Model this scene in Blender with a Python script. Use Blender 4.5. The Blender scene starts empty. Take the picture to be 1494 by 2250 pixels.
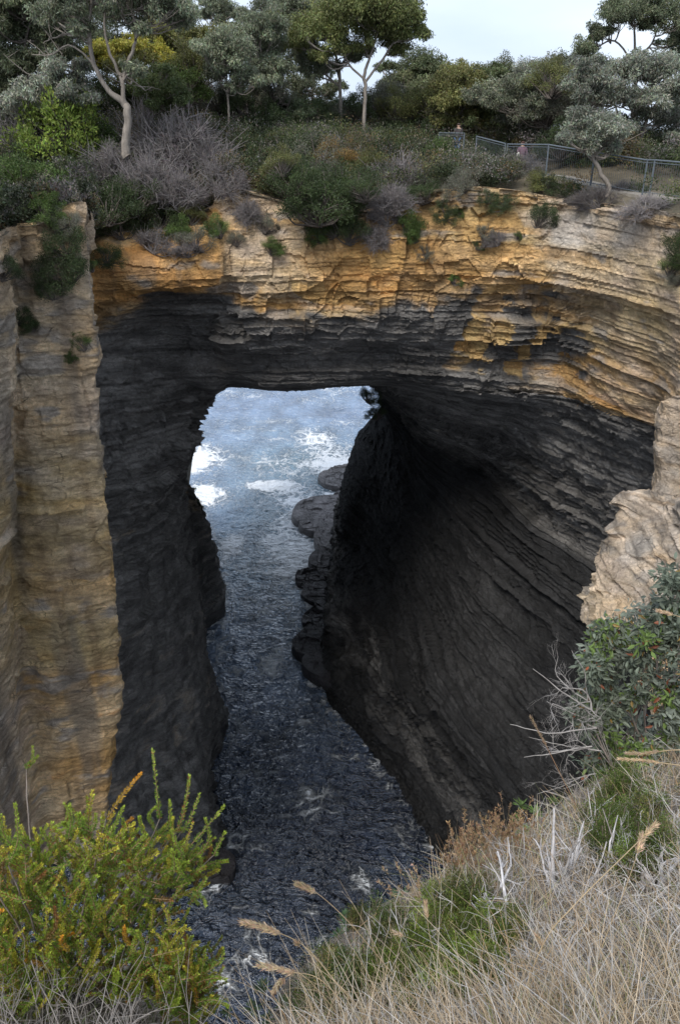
import bpy, math, random
import numpy as np
R = math.radians
scene = bpy.context.scene
# ------------------------------------------------------------------ camera, sky, sun, exposure
CAMZ = 52.0
PITCH = 26.7
F = 1716.0                      # focal length in pixels of the 1494 x 2250 photograph
CT, ST = math.cos(R(PITCH)), math.sin(R(PITCH))
cam_d = bpy.data.cameras.new('camera')
cam = bpy.data.objects.new('camera', cam_d)
scene.collection.objects.link(cam)
cam.location = (0, 0, CAMZ)
cam.rotation_euler = (R(90 - PITCH), 0, 0)
cam_d.sensor_fit = 'VERTICAL'
cam_d.sensor_height = 36.0
cam_d.lens = 36.0 * F / 2250.0
cam_d.clip_start = 0.05
cam_d.clip_end = 20000
scene.camera = cam

SUN_EL, SUN_AZ = 52.0, 205.0    # soft light from behind the camera, a little to the left
w = bpy.data.worlds.new('World')
scene.world = w
w.use_nodes = True
nt = w.node_tree
for n in list(nt.nodes):
    nt.nodes.remove(n)
wo = nt.nodes.new('ShaderNodeOutputWorld')
bg = nt.nodes.new('ShaderNodeBackground')
sky = nt.nodes.new('ShaderNodeTexSky')
sky.sky_type = 'NISHITA'
sky.sun_disc = False
sky.sun_elevation = R(SUN_EL)
sky.sun_rotation = R(SUN_AZ)
sky.air_density = 1.0
sky.dust_density = 2.0
# overcast: a bright even cloud layer over most of the sky
tc = nt.nodes.new('ShaderNodeTexCoord')
cn = nt.nodes.new('ShaderNodeTexNoise')
cn.inputs['Scale'].default_value = 2.2
cn.inputs['Detail'].default_value = 5
mp = nt.nodes.new('ShaderNodeMapping')
mp.inputs['Scale'].default_value = (1, 1, 3.0)
nt.links.new(tc.outputs['Generated'], mp.inputs['Vector'])
nt.links.new(mp.outputs['Vector'], cn.inputs['Vector'])
cr = nt.nodes.new('ShaderNodeValToRGB')
cr.color_ramp.elements[0].position = 0.3
cr.color_ramp.elements[0].color = (6.0, 7.2, 9.2, 1)
cr.color_ramp.elements[1].position = 0.7
cr.color_ramp.elements[1].color = (9.2, 10.1, 11.4, 1)
nt.links.new(cn.outputs['Fac'], cr.inputs['Fac'])
mx = nt.nodes.new('ShaderNodeMix')
mx.data_type = 'RGBA'
mx.inputs[0].default_value = 0.85
nt.links.new(sky.outputs['Color'], mx.inputs[6])
nt.links.new(cr.outputs['Color'], mx.inputs[7])
nt.links.new(mx.outputs[2], bg.inputs['Color'])
bg.inputs['Strength'].default_value = 0.056
nt.links.new(bg.outputs['Background'], wo.inputs['Surface'])

sd = bpy.data.lights.new('sun', 'SUN')
sd.energy = 1.5
sd.angle = R(25)
sd.color = (1.0, 0.955, 0.89)
sun = bpy.data.objects.new('sun', sd)
scene.collection.objects.link(sun)
sun.rotation_euler = (R(90 - SUN_EL), 0, R(180 - SUN_AZ))
scene.view_settings.view_transform = 'Standard'
scene.view_settings.look = 'None'
scene.view_settings.gamma = 1
scene.view_settings.exposure = 1.2
scene.cycles.max_bounces = 6
scene.cycles.transparent_max_bounces = 6

# ------------------------------------------------------------------ helpers
def W(px, py, Y):
    """the world point that stands Y metres ahead along the ray of a photograph pixel"""
    u = (px - 747) / F; v = (1125 - py) / F
    dy = CT + ST * v; dz = -ST + CT * v
    t = Y / dy
    return (u * t, Y, CAMZ + dz * t)

def Z(px, py, z):
    """the point of that ray at height z"""
    u = (px - 747) / F; v = (1125 - py) / F
    dy = CT + ST * v; dz = -ST + CT * v
    t = (z - CAMZ) / dz
    return (u * t, dy * t, z)

def proj(P):
    P = np.asarray(P, float)
    rel = P - np.array([0, 0, CAMZ])
    d = rel[..., 1] * CT - rel[..., 2] * ST
    up = rel[..., 2] * CT + rel[..., 1] * ST
    return 747 + rel[..., 0] / d * F, 1125 - up / d * F, d

def hsh(a, b=0, c=0, s=0):
    a = np.asarray(a, np.int64); b = np.asarray(b, np.int64); c = np.asarray(c, np.int64)
    h = (a * 73856093) ^ (b * 19349663) ^ (c * 83492791) ^ (s * 2654435761 % 4294967291)
    h = (h ^ (h >> 13)) * 1274126177 & 0xffffffff
    h = (h ^ (h >> 16)) * 2246822519 & 0xffffffff
    h = h ^ (h >> 15)
    return (h & 0xffffff) / float(0xffffff)

def noise(x, y, z=0, s=0):
    """value noise in -1..1"""
    x, y, z = np.broadcast_arrays(np.asarray(x, float), np.asarray(y, float), np.asarray(z, float))
    xi = np.floor(x); yi = np.floor(y); zi = np.floor(z)
    fx = x - xi; fy = y - yi; fz = z - zi
    fx = fx * fx * (3 - 2 * fx); fy = fy * fy * (3 - 2 * fy); fz = fz * fz * (3 - 2 * fz)
    xi = xi.astype(np.int64); yi = yi.astype(np.int64); zi = zi.astype(np.int64)
    def H(i, j, k): return hsh(xi + i, yi + j, zi + k, s)
    a = H(0,0,0)*(1-fx)+H(1,0,0)*fx; b = H(0,1,0)*(1-fx)+H(1,1,0)*fx
    c = H(0,0,1)*(1-fx)+H(1,0,1)*fx; d = H(0,1,1)*(1-fx)+H(1,1,1)*fx
    e = a*(1-fy)+b*fy; f = c*(1-fy)+d*fy
    return (e*(1-fz)+f*fz) * 2 - 1

def fbm(x, y, z=0, s=0, o=4):
    r = 0; a = 0.5; k = 1.0
    for i in range(o):
        r = r + a * noise(np.asarray(x)*k, np.asarray(y)*k, np.asarray(z)*k, s + i*7)
        a *= 0.5; k *= 2.03
    return r

def sst(a, b, x):
    t = np.clip((x - a) / (b - a), 0, 1)
    return t * t * (3 - 2 * t)

def lerp(a, b, t):
    return np.asarray(a) * (1 - t) + np.asarray(b) * t

def add(o, parent=None):
    scene.collection.objects.link(o)
    if parent is not None:
        o.parent = parent
    return o

def mk(name, V, faces, mat, cols=None, smooth=False, parent=None, loc=None):
    """one mesh object from numpy arrays: V (n,3), faces (m,k) all of one size (or a list of such arrays)"""
    V = np.asarray(V, np.float32)
    if loc is not None:
        V = V - np.asarray(loc, np.float32)
    fl = faces if isinstance(faces, list) else [faces]
    fl = [np.asarray(f, np.int32) for f in fl if len(f)]
    me = bpy.data.meshes.new(name)
    me.vertices.add(len(V)); me.vertices.foreach_set('co', V.ravel())
    nl = sum(f.size for f in fl); nf = sum(len(f) for f in fl)
    me.loops.add(nl); me.loops.foreach_set('vertex_index', np.concatenate([f.ravel() for f in fl]))
    me.polygons.add(nf)
    tot = np.concatenate([np.full(len(f), f.shape[1], np.int32) for f in fl])
    st = np.concatenate([[0], np.cumsum(tot)[:-1]]).astype(np.int32)
    me.polygons.foreach_set('loop_start', st)
    me.polygons.foreach_set('loop_total', tot)
    me.update(calc_edges=True)
    me.polygons.foreach_set('use_smooth', np.full(nf, smooth, bool))
    if cols is not None:
        cols = np.asarray(cols, np.float32)
        if cols.shape[1] == 3:
            cols = np.concatenate([cols, np.ones((len(cols), 1), np.float32)], 1)
        at = me.color_attributes.new('col', 'FLOAT_COLOR', 'POINT')
        at.data.foreach_set('color', cols.ravel())
    me.materials.append(mat)
    o = bpy.data.objects.new(name, me)
    if loc is not None:
        o.location = loc
    return add(o, parent)

def tag(o, label, cat, group=None, kind=None):
    if label: o['label'] = label
    if cat: o['category'] = cat
    if group: o['group'] = group
    if kind: o['kind'] = kind
    return o

def empty(name, loc, label, cat, group=None):
    o = bpy.data.objects.new(name, None)
    o.location = loc
    o.empty_display_size = 0.2
    add(o)
    return tag(o, label, cat, group)

def grid_faces(nr, nc, flip=False):
    i = np.arange(nr - 1)[:, None] * nc + np.arange(nc - 1)[None, :]
    i = i.ravel()
    f = np.stack([i, i + 1, i + nc + 1, i + nc], 1)
    return f[:, ::-1] if flip else f

def up1(A, spacing, linear=False, maxn=200):
    """refine along axis 0 (Catmull-Rom), sample count by the longest chord of each segment"""
    n = len(A)
    out = []
    for i in range(n - 1):
        ch = np.linalg.norm(A[i+1][..., :3] - A[i][..., :3], axis=-1).max()
        k = int(min(maxn, max(1, math.ceil(ch / spacing))))
        p0 = A[max(i-1, 0)]; p1 = A[i]; p2 = A[i+1]; p3 = A[min(i+2, n-1)]
        for j in range(k):
            t = j / k
            if linear:
                out.append(p1 * (1-t) + p2 * t)
            else:
                # softened catmull-rom
                m1 = (p2 - p0) * 0.5; m2 = (p3 - p1) * 0.5
                L = np.linalg.norm((p2 - p1)[..., :3], axis=-1, keepdims=True) + 1e-9
                l1 = np.linalg.norm(m1[..., :3], axis=-1, keepdims=True) + 1e-9
                l2 = np.linalg.norm(m2[..., :3], axis=-1, keepdims=True) + 1e-9
                m1 = m1 * np.minimum(1, L / l1); m2 = m2 * np.minimum(1, L / l2)
                t2 = t*t; t3 = t2*t
                out.append((2*t3-3*t2+1)*p1 + (t3-2*t2+t)*m1 + (-2*t3+3*t2)*p2 + (t3-t2)*m2)
    out.append(A[-1])
    return np.array(out)

def refine(C, sp_r, sp_c):
    A = up1(np.asarray(C, float), sp_r)
    A = up1(np.swapaxes(A, 0, 1), sp_c)
    return np.swapaxes(A, 0, 1)

def normals(P):
    du = np.gradient(P, axis=1); dv = np.gradient(P, axis=0)
    n = np.cross(du, dv)
    return n / (np.linalg.norm(n, axis=-1, keepdims=True) + 1e-9)

# ------------------------------------------------------------------ materials
def new_mat(name):
    m = bpy.data.materials.new(name)
    m.use_nodes = True
    nt = m.node_tree
    for n in list(nt.nodes):
        nt.nodes.remove(n)
    o = nt.nodes.new('ShaderNodeOutputMaterial')
    b = nt.nodes.new('ShaderNodeBsdfPrincipled')
    nt.links.new(b.outputs[0], o.inputs['Surface'])
    return m, nt, b, o

def nz(nt, scale, detail=4, rough=0.55, vec=None, vscale=None, dist=0.0):
    n = nt.nodes.new('ShaderNodeTexNoise')
    n.inputs['Scale'].default_value = scale
    n.inputs['Detail'].default_value = detail
    n.inputs['Roughness'].default_value = rough
    n.inputs['Distortion'].default_value = dist
    g = nt.nodes.new('ShaderNodeNewGeometry')
    v = g.outputs['Position'] if vec is None else vec
    if vscale:
        m = nt.nodes.new('ShaderNodeMapping')
        m.inputs['Scale'].default_value = vscale
        nt.links.new(v, m.inputs['Vector'])
        v = m.outputs['Vector']
    nt.links.new(v, n.inputs['Vector'])
    return n.outputs['Fac']

def mth(nt, op, a, b=None, clamp=False):
    n = nt.nodes.new('ShaderNodeMath'); n.operation = op; n.use_clamp = clamp
    for k, x in enumerate([a, b]):
        if x is None: continue
        if isinstance(x, (int, float)): n.inputs[k].default_value = x
        else: nt.links.new(x, n.inputs[k])
    return n.outputs[0]

def mixc(nt, fac, a, b, mode='MIX'):
    n = nt.nodes.new('ShaderNodeMix'); n.data_type = 'RGBA'; n.blend_type = mode
    for k, x in ((0, fac), (6, a), (7, b)):
        if isinstance(x, (int, float)): n.inputs[k].default_value = x
        elif isinstance(x, tuple): n.inputs[k].default_value = (*x[:3], 1)
        else: nt.links.new(x, n.inputs[k])
    return n.outputs[2]

def rng(nt, v, a, b, c, d):
    n = nt.nodes.new('ShaderNodeMapRange')
    nt.links.new(v, n.inputs[0])
    for k, x in zip((1, 2, 3, 4), (a, b, c, d)): n.inputs[k].default_value = x
    return n.outputs[0]

def bump(nt, b, h, dist, strength=1.0):
    n = nt.nodes.new('ShaderNodeBump')
    n.inputs['Distance'].default_value = dist
    n.inputs['Strength'].default_value = strength
    nt.links.new(h, n.inputs['Height'])
    nt.links.new(n.outputs[0], b.inputs['Normal'])
    return n

def attr(nt, name='col'):
    a = nt.nodes.new('ShaderNodeVertexColor'); a.layer_name = name
    return a

def rock_mat():
    m, nt, b, o = new_mat('weathered_rock')
    a = attr(nt)
    n1 = nz(nt, 1.6, 10, 0.72)
    n2 = nz(nt, 7.0, 8, 0.75, vscale=(1, 1, 1.5))
    n3 = nz(nt, 26.0, 5, 0.75)
    v = mth(nt, 'MULTIPLY', rng(nt, n1, 0.32, 0.68, 0.70, 1.30), rng(nt, n2, 0.3, 0.7, 0.66, 1.34))
    v = mth(nt, 'MULTIPLY', v, rng(nt, n3, 0.25, 0.75, 0.80, 1.20))
    c = mixc(nt, 1.0, a.outputs['Color'], v, 'MULTIPLY')
    fl = rng(nt, nz(nt, 16, 3, 0.8), 0.62, 0.70, 0, 0.28)
    c = mixc(nt, fl, c, mixc(nt, 0.5, c, (0.40, 0.37, 0.32)))
    # fracture facets and cracks
    g = nt.nodes.new('ShaderNodeNewGeometry')
    w_ = nt.nodes.new('ShaderNodeTexNoise'); w_.inputs['Scale'].default_value = 1.1; w_.inputs['Detail'].default_value = 4
    nt.links.new(g.outputs['Position'], w_.inputs['Vector'])
    ad = nt.nodes.new('ShaderNodeVectorMath'); ad.operation = 'MULTIPLY_ADD'; ad.inputs[1].default_value = (.5, .5, .5)
    nt.links.new(w_.outputs['Color'], ad.inputs[0]); nt.links.new(g.outputs['Position'], ad.inputs[2])
    hs = None; crack = None
    for sc, vs, amt in ((1.3, (.8, .8, 1.9), 1.0), (3.6, (.7, .7, 2.2), .45)):
        mp = nt.nodes.new('ShaderNodeMapping'); mp.inputs['Scale'].default_value = vs
        nt.links.new(ad.outputs[0], mp.inputs['Vector'])
        v1 = nt.nodes.new('ShaderNodeTexVoronoi'); v1.inputs['Scale'].default_value = sc; nt.links.new(mp.outputs[0], v1.inputs['Vector'])
        v2 = nt.nodes.new('ShaderNodeTexVoronoi'); v2.feature = 'DISTANCE_TO_EDGE'; v2.inputs['Scale'].default_value = sc; nt.links.new(mp.outputs[0], v2.inputs['Vector'])
        se = nt.nodes.new('ShaderNodeSeparateColor'); nt.links.new(v1.outputs['Color'], se.inputs[0])
        h = mth(nt, 'MULTIPLY', mth(nt, 'ADD', mth(nt, 'MULTIPLY', se.outputs[0], .7), v1.outputs['Distance']), amt)
        hs = h if hs is None else mth(nt, 'ADD', hs, h)
        k = rng(nt, v2.outputs['Distance'], 0, .030, 1, 0)
        crack = k if crack is None else mth(nt, 'MAXIMUM', crack, mth(nt, 'MULTIPLY', k, .7))
    crack = mth(nt, 'MULTIPLY', crack, rng(nt, n1, .48, .62, 0, .75))
    c = mixc(nt, crack, c, mixc(nt, .75, c, (.02, .017, .015)))
    nt.links.new(c, b.inputs['Base Color'])
    wet = a.outputs['Alpha']            # 1 = dry, 0 = wet at the waterline
    nt.links.new(rng(nt, wet, 0, 1, 0.28, 0.92), b.inputs['Roughness'])
    b.inputs['Specular IOR Level'].default_value = 0.3
    h = mth(nt, 'ADD', mth(nt, 'MULTIPLY', nz(nt, 5, 8, 0.7, vscale=(1, 1, 1.5)), .9), mth(nt, 'MULTIPLY', n3, 0.3))
    h = mth(nt, 'ADD', h, mth(nt, 'MULTIPLY', hs, .9)); h = mth(nt, 'SUBTRACT', h, mth(nt, 'MULTIPLY', crack, .6))
    bump(nt, b, h, 0.17, 1.0)
    return m

M = {'rock': rock_mat()}
# ------------------------------------------------------------------ stratified rock
rs = np.random.RandomState(5)
LB = np.cumsum(rs.uniform(0.9, 2.4, 60)) - 6.0          # thick beds
FB = np.cumsum(rs.uniform(0.12, 0.52, 420)) - 6.0       # thin beds

def beds(P):
    x, y, z = P[..., 0], P[..., 1], P[..., 2]
    zz = z + 0.14 * fbm(x*.1, y*.1, z*.05, 3, 2) + 0.022 * noise(x*.9, y*.9, z*.3, 9)
    zc = zz + 0.12 * noise(x*.06, y*.06, 0, 21)
    L = np.clip(np.searchsorted(LB, zc), 1, len(LB)-1)
    Fi = np.clip(np.searchsorted(FB, zz), 1, len(FB)-1)
    fL = (zc - LB[L-1]) / (LB[L] - LB[L-1])
    fF = (zz - FB[Fi-1]) / (FB[Fi] - FB[Fi-1])
    return L, Fi, np.clip(fL, 0, 1), np.clip(fF, 0, 1)

def chips(P, size, flat, s):
    """angular fracture faces: every jittered cell is a tilted facet of its own"""
    sc = np.array([size, size, size * flat])
    Q = P / sc + .25 * np.stack([noise(P[..., 0]/size, P[..., 1]/size, P[..., 2]/size, s+k) for k in range(3)], -1) * .4
    B = np.floor(Q - .5).astype(np.int64)
    best = np.full(Q.shape[:-1], 9.); out = np.zeros(Q.shape[:-1]); sec = np.full(Q.shape[:-1], 9.)
    for i in (0, 1):
        for j in (0, 1):
            for k in (0, 1):
                cx, cy, cz = B[..., 0]+i, B[..., 1]+j, B[..., 2]+k
                h = [hsh(cx, cy, cz, s*10+q) for q in range(5)]
                r = np.stack([Q[..., 0]-cx-.2-.6*h[0], Q[..., 1]-cy-.2-.6*h[1], Q[..., 2]-cz-.2-.6*h[2]], -1)
                dd = (r**2).sum(-1)
                val = (h[3]-.5)*1.1 + (h[4]-.5)*1.6*r[..., 0] + (h[3]*7 % 1 - .5)*1.6*r[..., 1] + (h[4]*5 % 1 - .5)*1.2*r[..., 2]
                m = dd < best
                sec = np.where(m, best, np.minimum(sec, dd))
                out = np.where(m, val, out); best = np.where(m, dd, best)
    edge = np.sqrt(sec) - np.sqrt(best)
    return (out - .14 * np.exp(-(edge/.06)**2)) * size * .5

def rock_disp(P, amp, block):
    x, y, z = P[..., 0], P[..., 1], P[..., 2]
    L, Fi, fL, fF = beds(P)
    hL = hsh(L, 0, 0, 31) - .5
    hF = hsh(Fi, 0, 0, 37) - .5
    cutL = np.minimum(fL, 1 - fL) * (LB[L] - LB[L-1])
    cutF = np.minimum(fF, 1 - fF) * (FB[Fi] - FB[Fi-1])
    am2 = np.clip(amp * 1.35, .0, 1.0)
    d = 0.55 * hL + 0.45 * noise(x*.16 + L*3.7, y*.16, L*1.3, 41)
    d = d + 0.30 * hF + 0.20 * noise(x*.3 + Fi*5.1, y*.3, Fi*.7, 43)
    d = d - 0.30 * np.exp(-(cutL / .09)**2) - 0.17 * np.exp(-(cutF / .05)**2) * (hsh(Fi, 1, 0, 47) > .3)
    # joints: blocks of random set-back, cracks between
    for (wd, a, s) in ((5.5, .42, 1), (2.2, .34, 1), (0.85, .16, 2)):
        lay = L if s == 1 else Fi // 3
        ux = x / wd + hsh(lay, 3, 0, s) * 7 + .18 * noise(x*.8, y*.8, z*.9, 50+s)
        uy = y / (wd*1.4) + hsh(lay, 5, 0, s) * 7
        cx, cy = np.floor(ux), np.floor(uy)
        fx = np.minimum(ux - cx, 1 - ux + cx) * wd
        d = d + block * (a * 2 * (hsh(cx, cy, lay, 60 + s + int(wd*10)) - .5) - a * 1.1 * np.exp(-(fx / .06)**2) * (hsh(cx, lay, 2, 61+s) > .35))
    d = d * am2
    # massive stretches where the bedding hardly shows
    mass = sst(-.15, .3, fbm(x*.09, y*.09, z*.16, 77, 3) + .35 * (hL))
    d = d * amp * (.35 + .75 * mass)
    d = d + np.clip(amp, .3, 1) * (chips(P, 1.5, .62, 81) * .48 + chips(P, .55, .7, 82) * .26) * np.clip(block * 1.4, .12, 1)
    d = d + np.clip(amp, .4, 1) * 0.20 * fbm(x*.5, y*.5, z*.5, 71, 4) + 0.10 * fbm(x*2.2, y*2.2, z*3.0, 73, 3)
    cutp = np.exp(-((z - 41.2 - .25*noise(x*.5, y*.5, 0, 91)) / .07)**2) * (x < -8) * (y < 27)
    d = d - .25 * cutp
    return np.clip(d, -.9 * np.clip(amp, .5, 1), .55 * np.clip(amp, .5, 1))

OCH = np.array([.60, .36, .14]); ORG = np.array([.62, .30, .095]); CRM = np.array([.68, .54, .36])
PNK = np.array([.56, .45, .36]); GRY = np.array([.34, .31, .28]); BLK = np.array([.022, .0222, .0232])
YEL = np.array([.48, .36, .17]); BRN = np.array([.27, .17, .085]); WHT = np.array([.56, .50, .43])
DGY = np.array([.048, .0475, .048])

def rock_col(P, dark, pale, seep=0.0, amp=1.0):
    """colour of the stone: ochre / cream beds, grey unweathered beds with painted tunnel shade, streaks that run down the wall"""
    x, y, z = P[..., 0], P[..., 1], P[..., 2]
    L, Fi, fL, fF = beds(P)
    sh = x.shape
    n1 = fbm(x*.22, y*.22, z*.5, 101, 4)
    n2 = fbm(x*.7, y*.7, z*1.6, 105, 4)
    n3 = fbm(x*.13 + 9, y*.13, z*.22, 109, 3)
    am = np.clip(amp * 1.4 - .15, .05, 1)
    hl = .5 + (hsh(L, 7, 0, 113) - .5) * am; hf = .5 + (hsh(Fi, 7, 0, 117) - .5) * am
    t = np.clip(.40 + 1.3 * n1 + .9 * (hl - .5), 0, 1)[..., None]
    c = lerp(CRM, OCH, t)
    t = sst(.12, .5, n2 + .5 * (hf - .5) + .25 * n3)[..., None]
    c = c * (1 - t) + ORG * t
    t = (sst(.05, .45, n3 + .5 * (hf - .5) + .4 * n2) * .75)[..., None]
    c = c * (1 - t) + YEL * t
    t = np.clip(pale + 1.1 * n2 * (pale > .02), 0, 1)[..., None]
    c = c * (1 - t) + lerp(PNK, WHT, np.clip(.5 + 1.4*n1, 0, 1)[..., None]) * t
    t = np.clip(-pale * 1.2 + .8 * n2 * (pale < -.02), 0, .9)[..., None]        # rust-stained stretches
    c = c * (1 - t) + lerp(ORG, np.array([.60, .36, .13]), np.clip(.5 + 1.5*n1, 0, 1)[..., None]) * t
    # grey beds showing through
    t = (sst(.10, .34, -n2 - .3 * n3 + .45 * (hf - .60)) * .8)[..., None]
    c = c * (1 - t) + GRY * t
    # vertical run-off streaks
    u = x * .9 + y * .6
    sk = fbm(u*1.1, z*.09, 0, 121, 3) + .4 * noise(u*3.4, z*.25, 0, 127)
    t = (sst(.15, .5, sk) * .45)[..., None]
    c = c * (1 - t) + BRN * .9 * t
    sk2 = fbm(u*.8 + 30, z*.06, 2, 161, 4)
    t = (sst(.1, .4, sk2) * .65 * sst(.5, .28, amp + 0*x))[..., None]
    c = c * (1 - t) + np.array([.20, .18, .155]) * t
    # dark unweathered stone, with shade of the overhang and tunnel put into it
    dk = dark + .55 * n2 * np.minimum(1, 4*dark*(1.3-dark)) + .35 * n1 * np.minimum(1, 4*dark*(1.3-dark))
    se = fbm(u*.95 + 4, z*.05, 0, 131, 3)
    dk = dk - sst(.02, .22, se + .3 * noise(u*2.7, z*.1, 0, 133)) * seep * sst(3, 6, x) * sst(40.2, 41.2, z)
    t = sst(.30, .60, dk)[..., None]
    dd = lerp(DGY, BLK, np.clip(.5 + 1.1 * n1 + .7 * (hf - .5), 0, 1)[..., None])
    gb = lerp(np.array([.265, .252, .236]), np.array([.135, .128, .121]), np.clip(.5 + 1.3 * n2 + .5 * (hf - .5), 0, 1)[..., None])  # mid grey for unlit stone, painted lighter where open sky reaches it
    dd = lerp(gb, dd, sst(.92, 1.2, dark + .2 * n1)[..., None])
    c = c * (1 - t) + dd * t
    # big mottles
    mo = fbm(x*1.3, y*1.3, z*1.8, 141, 4)
    c = c * (1 + .55 * mo)[..., None]
    # darker along the crevices between beds
    cut = np.minimum(fF, 1 - fF) * (FB[Fi] - FB[Fi-1])
    c = c * (1 - .45 * np.exp(-(cut / .04)**2) * (hsh(Fi, 1, 0, 47) > .3) * am)[..., None]
    c = c * (1 + .36 * (hsh(Fi, 9, 0, 137) - .5) * am)[..., None]
    return np.clip(c, .01, .82)

def cliff(name, C, sp=(.12, .12), flip=False, seep=0.0, smooth=False, relief=0.0):
    """C: rows x cols x (x, y, z, amp, block, dark, pale)"""
    A = refine(C, *sp)
    P = A[..., :3].copy(); amp = A[..., 3]; blk = A[..., 4]; dark = A[..., 5]; pale = A[..., 6]
    N = normals(P)
    for ax in (0, 1):
        for _ in range(6):
            N = (N + np.roll(N, 1, ax) + np.roll(N, -1, ax)) / 3
    N /= (np.linalg.norm(N, axis=-1, keepdims=True) + 1e-9)
    if flip: N = -N
    N[..., 2] *= .35
    dsp = rock_disp(P, amp, blk)
    if relief:      # upright ribs and gullies
        rb = fbm(P[..., 0]*.42, P[..., 1]*.42, P[..., 2]*.10, 181, 4)
        rb2 = noise(P[..., 0]*1.3 + .5*noise(P[..., 2]*.3, 0, 0, 184), P[..., 1]*1.3, P[..., 2]*.16, 185)
        low = sst(36, 30, P[..., 2]) if relief > .3 else 1
        dsp = dsp + relief * low * (1.1 * rb - .45 * np.maximum(0, rb2 - .25)) 
    P = P + N * dsp[..., None]
    col = rock_col(P, dark, pale, seep, amp)
    wet = sst(0.3, 3.2, P[..., 2] + .8 * fbm(P[..., 0]*.6, P[..., 1]*.6, P[..., 2], 151, 3))
    col = col * (.42 + .58 * wet)[..., None]
    cc = np.concatenate([col, wet[..., None]], -1)
    nr, nc = P.shape[:2]
    o = mk(name, P.reshape(-1, 3), grid_faces(nr, nc, flip), M['rock'], cc.reshape(-1, 4), smooth)
    tag(o, None, None, kind='structure')
    return o, P

def rows(*rr):
    """rr: lists of (x,y,z,amp,block,dark,pale)"""
    n = len(rr[0])
    for r in rr: assert len(r) == n, (len(r), n)
    return np.array(rr, float)

def wz(px, py, z, *a): return (*Z(px, py, z), *a)
def wy(px, py, Y, *a): return (*W(px, py, Y), *a)

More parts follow.
